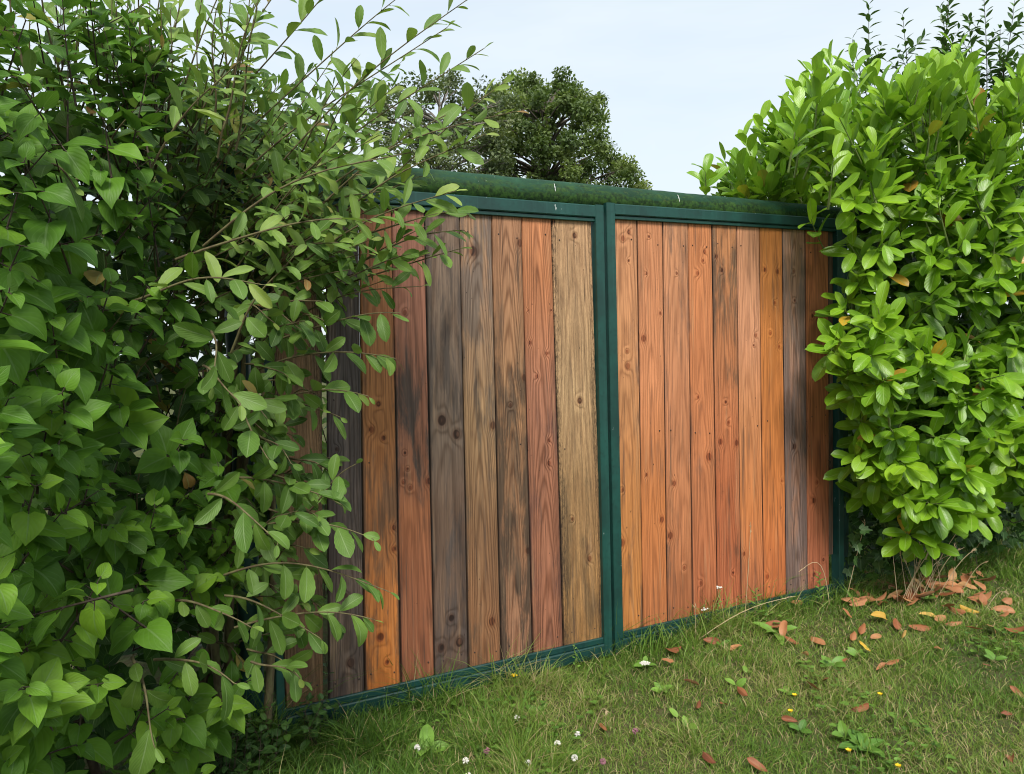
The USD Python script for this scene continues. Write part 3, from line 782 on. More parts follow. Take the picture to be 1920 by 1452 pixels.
def shoot(b, base, dirv, length, n_nodes, L, W, kind, tint, spread=0.9, droop=0.3, bend=0.5, fold=0.25, wav=0.03, sag=0.0, tip_small=0.5, start=0.15, r0=0.003, twig=True, stalk=0.012, face=None, jit=0.25):
    """A twig with leaves along it. kind: 'pairs', 'spiral' or 'two_rows'."""
    dirv = unit(dirv)
    k = 9
    tt = np.linspace(0, 1, k)
    side = unit(np.cross(dirv, [0.2, 0.1, 1.0])) ; wob = rng.normal(0, 0.02, 2) * length
    pts = base + np.outer(tt * length, dirv) + np.outer(np.sin(tt * 2.5) * wob[0], side) + np.outer(tt ** 2 * length * -sag, [0, 0, 1.0])
    tan = unit(np.gradient(pts, axis=0))
    (b.twigs if twig else b.stems).append((pts, np.linspace(r0, r0 * 0.35, k)))
    pos = np.linspace(start, 1.0, n_nodes)
    ang0 = rng.uniform(0, 6.28)
    P, D, N, LL, TT = [], [], [], [], []
    for i, q in enumerate(pos):
        p = np.array([np.interp(q, tt, pts[:, a]) for a in range(3)])
        d = np.array([np.interp(q, tt, tan[:, a]) for a in range(3)]); d /= np.linalg.norm(d)
        e1 = unit(np.cross(d, [0.13, 0.21, 0.97])); e2 = np.cross(d, e1)
        if kind == 'pairs':
            az = [ang0 + i * math.pi / 2 + rng.normal(0, jit), ang0 + i * math.pi / 2 + math.pi + rng.normal(0, jit)]
        elif kind == 'spiral':
            az = [ang0 + i * 2.4 + rng.normal(0, jit)]
        else:
            az = [ang0 + (i % 2) * math.pi + rng.normal(0, 0.5)]
        for a in az:
            out = math.cos(a) * e1 + math.sin(a) * e2
            sp = spread * (1.12 - 0.5 * q) + rng.normal(0, 0.12)
            dd = unit(math.cos(sp) * d + math.sin(sp) * out + np.array([0, 0, -droop * rng.uniform(0.4, 1.5)]))
            # the upper side looks up the twig and to the light
            nn = d * 0.8 + np.array([0, 0, 0.9]) + (np.asarray(face) * rng.uniform(0.2, 1.2) if face is not None else 0) + rng.normal(0, jit, 3)
            nn = nn - dd * (nn @ dd)
            sc = (1 - (1 - tip_small) * max(0, (q - 0.55) / 0.45)) * rng.uniform(0.78, 1.12)
            P.append(p + out * 0.002 + dd * stalk * sc); D.append(dd); N.append(nn); LL.append(L * sc)
            TT.append(np.clip(tint + rng.normal(0, 0.09) + 0.12 * (q - 0.5), 0.0, 0.90))
            if stalk > 0.005:
                b.twigs.append((np.array([p, p + out * 0.002 + dd * stalk * sc * 1.02]), np.array([0.0011, 0.0009])))
    n = len(P)
    LL = np.array(LL)
    TT = np.array(TT)
    rare = rng.random(n)
    TT = np.where(rare < (0.010 if b.kind == 'laurel' else 0.0025), rng.uniform(0.95, 1.0, n), TT)
    b.add(np.array(P), np.array(D), np.array(N), LL, LL * W * rng.uniform(0.88, 1.12, n), bend + rng.normal(0, 0.25, n), fold + rng.normal(0, 0.08, n), np.abs(wav + rng.normal(0, 0.012, n)), TT)


def hedge_depth(px):
    """Depth of the left hedge's face: it runs from the gate towards the camera at about 0.85 m left of it."""
    return np.minimum(0.80 * FOCAL / np.maximum(CX - np.asarray(px, float), 60.0), 2.75)


# ---- lilac: broad heart-shaped leaves in pairs
lilac = Bush('heart')
POLY_L = [(-140, 170), (60, 190), (200, 240), (320, 420), (400, 560), (470, 700), (500, 900), (545, 1100), (560, 1290), (520, 1460), (420, 1560), (-140, 1560)]
POLY_LT = [(-140, -60), (180, -20), (330, 120), (320, 330), (200, 260), (-140, 220)]
outward = unit(np.array([0.75, -0.65, 0.1]))
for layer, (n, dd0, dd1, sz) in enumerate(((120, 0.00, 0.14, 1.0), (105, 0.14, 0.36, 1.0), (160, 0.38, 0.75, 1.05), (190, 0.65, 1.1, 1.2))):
    xy = sample_poly(POLY_L, n)
    dep = hedge_depth(xy[:, 0]) * (1 + rng.uniform(-0.03, 0.05, n)) + rng.uniform(dd0, dd1, n)
    pts = points_at(xy, dep)
    for p, (x, y) in zip(pts, xy):
        if p[2] < 0.05:
            continue
        up = rng.uniform(0.1, 0.9)
        d = unit(outward * rng.uniform(0.3, 1.0) + np.array([0, 0, up]) + rng.normal(0, 0.3, 3))
        low = np.clip((y - 500) / 700, 0, 1)
        ln = rng.uniform(0.14, 0.24)
        shoot(lilac, p - d * ln * 0.7, d, ln, int(rng.integers(3, 5)), 0.086 * sz * rng.uniform(0.70, 1.06), rng.uniform(0.70, 0.86), 'pairs', max(0.03, (rng.uniform(0.44, 0.76) + 0.16 * low) * (1.0, 0.9, 0.22, 0.08)[layer]), spread=1.15, droop=0.5, bend=0.7, fold=0.22, wav=0.035, stalk=0.017, face=outward * 0.9, start=0.3)  # deeper layers get much darker leaves: the bush's inner shade put into colour
for n, dd0, dd1 in ((60, 0.1, 0.7),):
    xy = sample_poly(POLY_LT, n)
    dep = hedge_depth(xy[:, 0]) + rng.uniform(dd0, dd1, n)
    for p in points_at(xy, dep):
        d = unit(np.array([0.2, -0.2, 1.0]) + rng.normal(0, 0.35, 3))
        shoot(lilac, p - d * 0.15, d, rng.uniform(0.18, 0.3), 5, 0.072, 0.62, 'pairs', rng.uniform(0.4, 0.75), spread=0.95, droop=0.3, bend=0.5, stalk=0.014, face=outward * 0.5)
# crooked stems inside
for k in range(14):
    x, y = rng.uniform(-40, 480), 1500
    q0 = np.array([-1.2 - rng.uniform(0, 0.5), rng.uniform(1.2, 2.7), -0.02])
    q1 = q0 + np.array([rng.uniform(-0.1, 0.08), rng.uniform(-0.2, 0.2), rng.uniform(0.9, 1.7)])
    tt = np.linspace(0, 1, 9)[:, None]
    pts = q0 + (q1 - q0) * tt + np.sin(tt * 5 + k) * np.array([0.05, 0.03, 0])
    lilac.stems.append((pts, np.linspace(0.014, 0.005, 9)))
for k in range(90):
    q0 = np.array([-1.15 - rng.uniform(0, 0.5), rng.uniform(1.2, 2.7), rng.uniform(0.1, 1.3)])
    q1 = q0 + np.array([rng.uniform(0, 0.12), rng.uniform(-0.3, 0.2), rng.uniform(-0.1, 0.4)])
    lilac.twigs.append((np.linspace(q0, q1, 5) + rng.normal(0, 0.01, (5, 3)), np.linspace(0.005, 0.002, 5)))

# ---- willow: long rods with narrow leaves
willow = Bush('willow')


def rod(x0, y0, d0, x1, y1, d1, arc=0.05, leaf=0.062, gap=0.036, tint=0.5, r0=0.0034, droop=0.25, wmul=0.355, spread=0.95, key=True, bare=0.08):
    """One willow rod between two places; leaves all along it."""
    a, c = at(x0, y0, d0), at(x1, y1, d1)
    L = np.linalg.norm(c - a)
    k = 14
    tt = np.linspace(0, 1, k)
    side = unit(np.cross(c - a, [0, 1, 0.3]))
    pts = a + np.outer(tt, c - a) + np.outer(np.sin(tt * math.pi) * arc * L, [0, 0, 1.0]) + np.outer(np.sin(tt * 6 + rng.uniform(0, 6)) * 0.006, side)
    rr = np.linspace(r0, 0.0012, k)
    (willow.stems if key else willow.twigs).append((pts, rr))
    n = max(4, int(L / gap))
    q = np.linspace(bare, 1, n)
    tan = unit(np.gradient(pts, axis=0))
    P = np.stack([np.interp(q, tt, pts[:, i]) for i in range(3)], 1)
    T = unit(np.stack([np.interp(q, tt, tan[:, i]) for i in range(3)], 1))
    az = np.arange(n) * 2.4 + rng.uniform(0, 6) + rng.normal(0, 0.4, n)
    e1 = unit(np.cross(T, [0.13, 0.21, 0.97])); e2 = np.cross(T, e1)
    out = np.cos(az)[:, None] * e1 + np.sin(az)[:, None] * e2
    sp = (spread * (1.15 - 0.75 * q ** 3) + rng.normal(0, 0.2, n))[:, None]
    dr = np.zeros((n, 3)); dr[:, 2] = -droop * rng.uniform(-0.3, 1.6, n)
    D = unit(np.cos(sp) * T + np.sin(sp) * out + dr)
    N = T * 0.5 + np.array([0.10, -0.55, 0.75]) + rng.normal(0, 0.38, (n, 3))
    sc = np.where(q > 0.86, np.interp(q, [0.86, 1.0], [0.9, 0.40]), np.interp(q, [0, 0.3, 0.86], [0.8, 1.0, 0.95])) * rng.uniform(0.7, 1.15, n)
    tn = np.clip(tint + rng.normal(0, 0.12, n) + 0.18 * (q > 0.88), 0.02, 0.935)
    tn = np.where(rng.random(n) < 0.015, rng.uniform(0.95, 1.0, n), tn)
    keepm = rng.random(n) > 0.06
    LL = leaf * sc
    for i in np.nonzero(keepm)[0]:
        willow.twigs.append((np.array([P[i], P[i] + D[i] * 0.007]), np.array([0.0010, 0.0008])))
    willow.add(P[keepm] + D[keepm] * 0.006, D[keepm], N[keepm], LL[keepm], (LL * wmul * rng.uniform(0.85, 1.15, n))[keepm], (0.35 + rng.normal(0, 0.35, n))[keepm], (0.28 + rng.normal(0, 0.12, n))[keepm], np.abs(0.03 + rng.normal(0, 0.015, n))[keepm], tn[keepm])


KEY_RODS = [  # the rods one can follow in the photograph
    (420, 420, 2.30, 884, -10, 2.15, .04), (470, 430, 2.30, 906, 92, 2.1, .05), (500, 440, 2.25, 962, 206, 2.05, .07), (520, 460, 2.3, 930, 165, 2.15, .05),
    (540, 500, 2.2, 958, 150, 2.1, .02), (560, 480, 2.2, 905, 250, 2.0, .06), (520, 520, 2.2, 850, 356, 1.95, .04), (400, 380, 2.3, 838, 52, 2.2, .04),
    (370, 350, 2.35, 760, -10, 2.2, .04), (330, 330, 2.3, 650, -60, 2.2, .02), (300, 330, 2.2, 560, -80, 2.1, .0), (285, 320, 2.1, 440, -80, 2.0, .0),
    (270, 300, 2.1, 310, -70, 2.0, .0), (270, 250, 2.0, 262, -70, 1.95, .0), (210, 260, 1.9, 170, -70, 1.8, .0), (120, 200, 1.7, 70, -70, 1.6, .0), (50, 170, 1.5, 10, -70, 1.45, .0),
    (610, 470, 2.25, 890, 395, 2.1, .05), (620, 520, 2.3, 870, 432, 2.15, .06), (600, 560, 2.35, 862, 470, 2.2, .04), (560, 570, 2.3, 770, 480, 2.15, .05),
    (520, 640, 2.25, 752, 590, 2.1, .06), (480, 700, 2.2, 742, 676, 2.05, .10), (470, 760, 2.15, 690, 745, 2.05, .08), (560, 980, 2.15, 668, 872, 2.05, .06),
    (430, 900, 2.0, 640, 950, 2.0, .10), (440, 1000, 2.05, 700, 1015, 2.0, .12), (420, 1080, 2.0, 728, 1110, 2.0, .12), (440, 1180, 2.0, 700, 1165, 2.0, .10), (420, 1120, 1.95, 600, 1200, 1.95, .10),
    (250, 360, 1.75, 445, 112, 1.65, .04), (380, 460, 1.8, 772, 282, 1.7, .08), (330, 490, 1.75, 690, 416, 1.7, .07), (250, 560, 1.7, 490, 530, 1.6, .06), (430, 660, 1.85, 545, 480, 1.75, .06),
    (400, 620, 1.75, 405, 720, 1.65, .12), (380, 690, 1.75, 450, 760, 1.65, .08), (430, 740, 1.75, 500, 860, 1.65, .08), (390, 930, 1.7, 520, 1020, 1.6, .12), (250, 1230, 1.55, 292, 1395, 1.45, .04),
    (290, 1240, 1.6, 440, 1285, 1.5, .12), (330, 1130, 1.75, 470, 1180, 1.7, .1), (470, 1240, 1.9, 560, 1270, 1.9, .06), (140, 360, 1.55, 150, 330, 1.45, .05), (60, 300, 1.4, 140, 350, 1.35, .1)]
for r in KEY_RODS:
    low = r[1] > 560
    rod(*r[:7], leaf=0.086 if not low else 0.090, wmul=0.355 if not low else 0.45, tint=(0.70 if r[2] > 1.9 else 0.74) if not low else 0.56, droop=0.2 if not low else 0.55, gap=0.032 if r[1] < 600 else 0.031)
for k in range(32):     # thin upright ones against the sky at the upper left
    x = rng.uniform(60, 460)
    d = float(rng.uniform(1.9, 2.3))
    rod(x, rng.uniform(180, 300), d, x + rng.uniform(-20, 90), rng.uniform(-70, 30), d - 0.1, arc=0.0, leaf=0.075, tint=rng.uniform(0.55, 0.8), gap=0.034, key=False, droop=0.2)
for k in range(120):     # more rods fill the crown behind those
    x, y = rng.uniform(230, 560), rng.uniform(330, 620)
    ang = math.radians(rng.uniform(8, 78))
    l = rng.uniform(170, 360)
    d = rng.uniform(2.2, 3.1)
    rod(x, y, d, x + l * math.sin(ang), y - l * math.cos(ang), d - rng.uniform(0.05, 0.3), arc=rng.uniform(0, .06), leaf=0.082, tint=rng.uniform(0.35, 0.72), gap=0.032, key=False, droop=0.25)
for k in range(44):     # shorter ones low on the gate side
    x, y = rng.uniform(400, 540), rng.uniform(560, 1220)
    l = rng.uniform(50, 105)
    d = rng.uniform(2.0, 2.5)
    rod(x, y, d, x + l, y + rng.uniform(-30, 60), d - 0.1, arc=.1, leaf=0.086, wmul=0.44, tint=rng.uniform(0.35, 0.6), gap=0.025, key=False, droop=0.5)
for k in range(130):     # and dense ones inside the hedge, their dark tint painting its shade
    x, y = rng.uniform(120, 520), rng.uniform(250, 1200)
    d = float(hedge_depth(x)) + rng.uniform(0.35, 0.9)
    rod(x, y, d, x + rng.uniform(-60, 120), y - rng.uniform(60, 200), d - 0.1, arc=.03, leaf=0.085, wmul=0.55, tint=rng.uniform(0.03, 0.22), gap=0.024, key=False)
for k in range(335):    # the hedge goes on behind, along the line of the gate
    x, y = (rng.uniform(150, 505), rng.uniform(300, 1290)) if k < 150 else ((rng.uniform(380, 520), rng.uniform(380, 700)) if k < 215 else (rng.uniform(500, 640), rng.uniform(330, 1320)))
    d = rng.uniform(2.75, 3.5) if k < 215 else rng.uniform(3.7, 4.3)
    rod(x, y, d, x + rng.uniform(-60, 25), y - rng.uniform(80, 200), d, arc=.03, leaf=0.095, wmul=0.55, tint=rng.uniform(0.03, 0.2) if k < 215 else 0.6, gap=0.026, key=False)  # those in the hedge itself carry its shade as a dark tint
for k in range(7):      # old stems at its foot
    q0 = np.array([-1.15 + 0.05 * k, 2.45 + 0.04 * (k % 3), -0.03])
    q1 = at(rng.uniform(330, 520), rng.uniform(400, 620), 2.45)
    tt = np.linspace(0, 1, 10)[:, None]
    willow.stems.append((q0 + (q1 - q0) * tt + np.sin(tt * 4 + k) * np.array([0.03, 0.02, 0]), np.linspace(0.016, 0.007, 10)))

# ---- cherry laurel
laurel = Bush('laurel')
POLY_R = [(1600, 440), (1590, 350), (1520, 310), (1480, 250), (1530, 165), (1600, 160), (1650, 205), (1740, 150), (1800, 130), (1850, 200), (1930, 150), (2080, 140), (2080, 900), (1930, 890), (1850, 880), (1800, 940), (1770, 1000), (1710, 950), (1655, 900), (1630, 830), (1640, 720), (1615, 640), (1640, 560), (1620, 480)]
POLY_RB = [(1340, 370), (1365, 335), (1420, 285), (1480, 250), (1560, 330), (1545, 390), (1330, 372)]
face_r = unit(np.array([-0.25, -0.95, 0.1]))


def laurel_depth(px, py):
    d = gate_depth(1575) + (np.asarray(px) - 1575) * 0.0011
    return d


for (n, d0, d1, tn) in ((125, -0.60, -0.40, 0.64), (150, -0.40, -0.15, 0.56), (170, -0.15, 0.25, 0.30), (190, 0.25, 0.9, 0.10)):  # tint falls with depth, painting shade between the front leaves
    xy = sample_poly(POLY_R, n)
    dep = laurel_depth(xy[:, 0], xy[:, 1]) + rng.uniform(d0, d1, n)
    pts = points_at(xy, dep)
    for p, (x, y) in zip(pts, xy):
        hi = np.clip((520 - y) / 380, 0, 1)
        d = unit(face_r * (1.0 - 0.75 * hi) * rng.uniform(0.4, 1.1) + np.array([-0.1, 0, 0.25 + 1.0 * hi]) + rng.normal(0, 0.28, 3))
        ln = rng.uniform(0.17, 0.27)
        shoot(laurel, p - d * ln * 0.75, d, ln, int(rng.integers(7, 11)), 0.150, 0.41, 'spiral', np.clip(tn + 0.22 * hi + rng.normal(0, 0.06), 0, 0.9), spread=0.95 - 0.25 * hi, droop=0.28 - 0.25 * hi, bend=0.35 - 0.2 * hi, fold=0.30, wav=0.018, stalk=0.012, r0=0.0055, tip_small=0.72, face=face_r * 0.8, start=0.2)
n = 210                                  # leaves deep in the hedge, interior shade painted as dark green
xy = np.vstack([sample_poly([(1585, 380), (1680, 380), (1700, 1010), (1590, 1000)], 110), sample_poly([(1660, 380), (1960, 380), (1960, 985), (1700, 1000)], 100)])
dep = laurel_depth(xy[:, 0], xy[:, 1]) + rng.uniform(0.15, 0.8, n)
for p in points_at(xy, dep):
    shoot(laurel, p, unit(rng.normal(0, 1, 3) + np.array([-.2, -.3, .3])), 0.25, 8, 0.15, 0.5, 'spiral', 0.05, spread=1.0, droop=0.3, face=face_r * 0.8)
n = 62
xy = sample_poly(POLY_RB, n)
dep = np.array([gate_depth(x) for x in xy[:, 0]]) + rng.uniform(0.25, 0.8, n)
for p in points_at(xy, dep):
    d = unit(np.array([-0.25, -0.2, 1.0]) + rng.normal(0, 0.25, 3))
    shoot(laurel, p - d * 0.2, d, rng.uniform(0.2, 0.3), 9, 0.138, 0.43, 'spiral', rng.uniform(0.6, 0.85), spread=0.7, droop=0.05, bend=0.2, fold=0.3, wav=0.015, stalk=0.012, r0=0.005, tip_small=0.75, face=face_r * 0.5)
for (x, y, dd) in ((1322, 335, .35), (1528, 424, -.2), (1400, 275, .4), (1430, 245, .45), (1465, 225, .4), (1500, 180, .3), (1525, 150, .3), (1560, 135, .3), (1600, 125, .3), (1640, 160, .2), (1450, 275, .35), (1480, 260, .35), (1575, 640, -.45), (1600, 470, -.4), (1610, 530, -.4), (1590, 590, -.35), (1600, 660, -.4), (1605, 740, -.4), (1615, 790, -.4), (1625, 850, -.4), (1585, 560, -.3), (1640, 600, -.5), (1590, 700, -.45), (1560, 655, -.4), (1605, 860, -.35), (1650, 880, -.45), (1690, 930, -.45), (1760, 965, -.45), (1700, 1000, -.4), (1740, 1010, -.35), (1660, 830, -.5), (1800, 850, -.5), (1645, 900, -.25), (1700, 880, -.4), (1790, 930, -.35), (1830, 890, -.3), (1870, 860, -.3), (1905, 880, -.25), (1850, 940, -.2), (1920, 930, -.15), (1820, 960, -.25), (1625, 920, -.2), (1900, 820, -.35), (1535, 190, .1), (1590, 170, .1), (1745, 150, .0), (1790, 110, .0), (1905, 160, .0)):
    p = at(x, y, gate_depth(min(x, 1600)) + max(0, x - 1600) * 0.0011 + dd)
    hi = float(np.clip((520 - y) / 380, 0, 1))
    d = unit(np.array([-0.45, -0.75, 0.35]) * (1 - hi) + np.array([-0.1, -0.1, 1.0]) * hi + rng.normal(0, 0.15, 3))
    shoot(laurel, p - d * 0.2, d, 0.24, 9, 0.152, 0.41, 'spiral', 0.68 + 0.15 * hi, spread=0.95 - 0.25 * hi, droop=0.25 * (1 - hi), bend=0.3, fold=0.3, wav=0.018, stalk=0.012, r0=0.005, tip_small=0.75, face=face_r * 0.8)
for k in range(9):
    q0 = np.array([*(G_DIR * (U(1640, 700) + 0.16 * k) + G_NRM * (G_OFF + rng.uniform(-0.1, 0.3)))[:2], -0.03])
    q1 = q0 + np.array([rng.uniform(-0.3, 0.3), rng.uniform(-0.4, 0.2), rng.uniform(1.1, 2.0)])
    tt = np.linspace(0, 1, 9)[:, None]
    laurel.stems.append((q0 + (q1 - q0) * tt + np.sin(tt * 4 + k) * np.array([0.04, 0.03, 0]), np.linspace(0.020, 0.007, 9)))

# ---- privet shoots standing up behind the laurel
privet = Bush('privet')
for (x0, y0, x1, y1) in ((1650, 190, 1662, 2), (1700, 130, 1697, 12), (1735, 170, 1755, -14), (1782, 140, 1800, -30), (1828, 150, 1838, -16), (1845, 160, 1905, -8), (1880, 120, 1925, 5), (1665, 170, 1640, 70), (1900, 140, 1912, 20), (1812, 150, 1822, 40)):
    d = 4.75
    x0 += rng.uniform(-25, 25); x1 += rng.uniform(-40, 40); y1 += rng.uniform(-25, 45)
    a, c = at(x0, y0 + 130, d), at(x1, y1, d - rng.uniform(-.1, .3))
    L = np.linalg.norm(c - a)
    for q_ in rng.uniform(0.25, 0.75, 3):       # short side shoots
        shoot(privet, a + (c - a) * q_, unit(c - a) + rng.normal(0, 0.5, 3) * (1, .6, .3), rng.uniform(0.10, 0.22), 5, 0.08, 0.4, 'pairs', rng.uniform(0.4, 0.8), spread=0.9, bend=0.3, fold=0.3, stalk=0.004, r0=0.002)
    shoot(privet, a, c - a, L, int(L / 0.036), rng.uniform(0.08, 0.105), 0.38, 'pairs', rng.uniform(0.3, 0.6), spread=1.2, droop=0.05, bend=0.4, fold=0.3, wav=0.01, stalk=0.004, r0=0.0038, twig=False, tip_small=0.6, start=0.05)

# ---- ivy and low leaves between the laurel's foot and the gate
ivy = Bush('ivy')
for poly, n, dd in (([(1565, 880), (1640, 870), (1680, 960), (1700, 1060), (1600, 1090), (1572, 1060)], 300, 0.08), ([(1680, 960), (1780, 930), (1925, 930), (1925, 1020), (1800, 1040), (1700, 1060)], 280, 0.0), ([(1600, 985), (1780, 970), (1800, 1050), (1600, 1080)], 130, -0.18)):
    xy = sample_poly(poly, n)
    dep = laurel_depth(xy[:, 0], xy[:, 1]) + dd + rng.uniform(-0.1, 0.35, n)
    p = points_at(xy, dep)
    D = unit(rng.normal(0, 0.6, (n, 3)) + face_r * 0.5 + np.array([0, 0, -0.5]))
    N = face_r + rng.normal(0, 0.45, (n, 3)) + np.array([0, 0, 0.5])
    L = rng.uniform(0.040, 0.066, n)
    ivy.add(p, D, N, L, L * rng.uniform(0.95, 1.2, n), 0.3, 0.2, 0.05, np.clip(rng.normal(0.45, 0.2, n), 0, 1))
    for k in range(24):
        i, j = rng.integers(0, n, 2)
        ivy.twigs.append((np.linspace(p[i], p[i] + np.array([rng.uniform(-.15, .15), 0, rng.uniform(-.2, .2)]), 4) + rng.normal(0, .012, (4, 3)), np.linspace(.003, .0015, 4)))
# low seedlings at the left hedge's foot
seedling = Bush('round')
for k in range(60):
    x, y = sample_poly([(380, 1452), (600, 1300), (640, 1320), (600, 1400), (520, 1452), (480, 1500), (330, 1500)], 1)[0]
    p = ground_at(x, y)
    d = unit(np.array([0.1, -0.1, 1.0]) + rng.normal(0, 0.3, 3))
    shoot(seedling, p + np.array([0, 0, 0.01]), d, rng.uniform(0.08, 0.2), 3, 0.042, 0.66, 'pairs', rng.uniform(0.3, 0.7), spread=1.2, droop=0.2, bend=0.4, stalk=0.008, r0=0.0016, start=0.4)

BUSHES = [lilac, willow, laurel, privet, ivy, seedling]
for b in BUSHES:
    b.done()
# nothing grows through the planks
for b in (lilac, willow, seedling, laurel, ivy):
    tip = b.a[0] + unit(b.a[1]) * b.a[3][:, None]
    s0, s1 = b.a[0] @ G_NRM - G_OFF, tip @ G_NRM - G_OFF
    u = b.a[0] @ G_DIR
    inside = (u > u_left - 0.02) & (u < _ur_r + 0.02) & (b.a[0][:, 2] < 2.1)
    b.keep(~(inside & ((s0 > -0.03) | (s1 > -0.03)) & ~((s0 > 0.1) & (s1 > 0.1))) & (b.a[0][:, 2] > 0.0))
WON = seen_cells(BUSHES)

t = thing('lilac_bush', 'dense lilac bush of broad heart shaped leaves filling the lower left', 'bush', (0, 0, 0))
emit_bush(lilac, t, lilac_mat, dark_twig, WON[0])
t = thing('willow_shrub', 'willow shrub whose leafy rods lean from the left over the gate', 'shrub', (0, 0, 0))
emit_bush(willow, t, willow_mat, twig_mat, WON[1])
t = thing('laurel_hedge', 'glossy bright green cherry laurel hedge right of the gate', 'hedge', (0, 0, 0))
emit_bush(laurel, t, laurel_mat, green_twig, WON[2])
t = thing('privet_shrub', 'privet shrub with thin upright shoots rising behind the laurel hedge', 'shrub', (0, 0, 0))
emit_bush(privet, t, privet_mat, dark_twig, WON[3])
t = thing('ivy', 'dark ivy climbing around the foot of the laurel hedge', 'ivy', (0, 0, 0))
emit_bush(ivy, t, ivy_mat, dark_twig, WON[4])
t = thing('seedling_patch', 'small round leaved seedlings at the foot of the left hedge', 'seedlings', (0, 0, 0))
emit_bush(seedling, t, ivy_mat, dark_twig, WON[5], least=4)

# ------------------------------------------------------------------ trees beyond the gate
def leaf_cloud(centres, radii, per, size, rg, flat=0.75):
    """Small pointed leaves spread through clumps; returns vertices, faces, tint."""
    n = len(centres) * per
    c = np.repeat(centres, per, 0); r = np.repeat(radii, per)
    d = unit(rg.normal(0, 1, (n, 3))) * (rg.random(n) ** 0.45)[:, None]
    P = c + d * r[:, None] * np.array([1, 1, flat])
    D = unit(rg.normal(0, 1, (n, 3)) + d * 0.7 + np.array([0, 0, -0.25]))
    N = unit(rg.normal(0, 0.55, (n, 3)) + np.array([0, 0, 1.0]) + d * 0.6)
    S = unit(np.cross(D, N)); N = np.cross(S, D)
    L = size * rg.uniform(0.6, 1.25, n); W = L * rg.uniform(0.5, 0.75, n)
    V = np.stack([P, P + D * (L * 0.5)[:, None] + S * (W / 2)[:, None] + N * (L * 0.08)[:, None], P + D * L[:, None], P + D * (L * 0.5)[:, None] - S * (W / 2)[:, None] + N * (L * 0.08)[:, None]], 1)
    k = np.arange(n)[:, None] * 4
    f = np.concatenate([k + np.array([[0, 1, 2]]), k + np.array([[0, 2, 3]])])
    ct = np.repeat(rg.uniform(0.15, 0.85, len(centres)), per)
    tint = np.clip(ct + rg.normal(0, 0.12, n), 0, 1)
    return V.reshape(-1, 3), f, np.repeat(tint, 4)


def tree_leaf(name, stops, trans):
    g = Graph()
    a = g('attribute', 'fac', attribute='tint')
    c = g.ramp(a, stops)
    sh = g('principled_bsdf', 'BSDF', base_color=c, roughness=0.55, specular_ior_level=0.3)
    tr = g('translucent_bsdf', 'BSDF', color=g.mix(1.0, c, (1.2, 1.3, 0.5), 'multiply'))
    return g.make(name, surface=g('mix_closure', 'closure', fac=trans, closure1=sh, closure2=tr))


oak_leaf = tree_leaf('oak_leaf', [(0, (0.050, 0.085, 0.026)), (.5, (0.110, 0.160, 0.048)), (1, (0.20, 0.255, 0.08))], 0.30)
birch_leaf = tree_leaf('birch_leaf', [(0, (0.060, 0.085, 0.040)), (.5, (0.10, 0.135, 0.060)), (1, (0.16, 0.19, 0.08))], 0.25)
oak_bark = bark_look('oak_bark', (0.060, 0.048, 0.036), (0.11, 0.095, 0.075), 0.9)
birch_bark = bark_look('birch_bark', (0.22, 0.20, 0.17), (0.10, 0.085, 0.07), 0.8)


def tree(name, label, poly, depth, thick, n_clump, rad, per, size, lmat, bmat, base, trunk_r, seed, droop=0.0):
    rg = np.random.default_rng(seed)
    global rng
    keep_rng, rng = rng, rg
    xy = sample_poly(poly, n_clump)
    rng = keep_rng
    P = np.array(poly); cen = P.mean(0)
    half = np.abs(P - cen).max(0)
    e = np.sqrt(np.clip(1 - (((xy - cen) / half) ** 2).mean(1), 0.08, 1))
    dep = depth + rg.uniform(-1, 1, n_clump) * thick * e
    C = points_at(xy, dep)
    R = rad * rg.uniform(0.65, 1.25, n_clump)
    t = thing(name, label, 'tree', (base[0], base[1], 0))
    off = np.array([base[0], base[1], 0.0])
    C = C - off
    V, f, tint = leaf_cloud(C, R, per, size, rg)
    if droop:
        V[:, 2] -= 0
    obj('crown', (V, f), lmat, t, tint=tint)
    top = C[:, 2].max(); low = max(0.8, C[:, 2].min() - 0.3)
    cx = C[:, :2].mean(0)
    tp = np.array([[0, 0, -0.2], [0.02, 0.03, low * 0.5], [0.3 * cx[0], 0.3 * cx[1], low], [0.7 * cx[0], 0.7 * cx[1], low + (top - low) * 0.45], [cx[0], cx[1], low + (top - low) * 0.85]])
    tp = np.stack([np.interp(np.linspace(0, 4, 17), np.arange(5), tp[:, k]) for k in range(3)], 1)
    obj('trunk', tube(tp, np.linspace(trunk_r, trunk_r * 0.15, 17), 10), bmat, t, smooth=True)
    br = []
    for k in rg.permutation(n_clump)[: int(n_clump * 0.75)]:
        i = int(np.clip(np.searchsorted(tp[:, 2], C[k, 2] - 0.35 * np.linalg.norm(C[k, :2] - cx) - 0.4), 5, 15))
        a, b = tp[i], C[k]
        m = (a + b) / 2 + np.array([0, 0, 0.15]) + rg.normal(0, 0.12, 3)
        q = np.linspace(0, 1, 6)[:, None]
        br.append(((1 - q) ** 2 * a + 2 * q * (1 - q) * m + q ** 2 * b, np.linspace(trunk_r * 0.22, 0.012, 6)))
    obj('limbs', join([tube(p, r, 5, False) for p, r in br]), bmat, t, smooth=True)


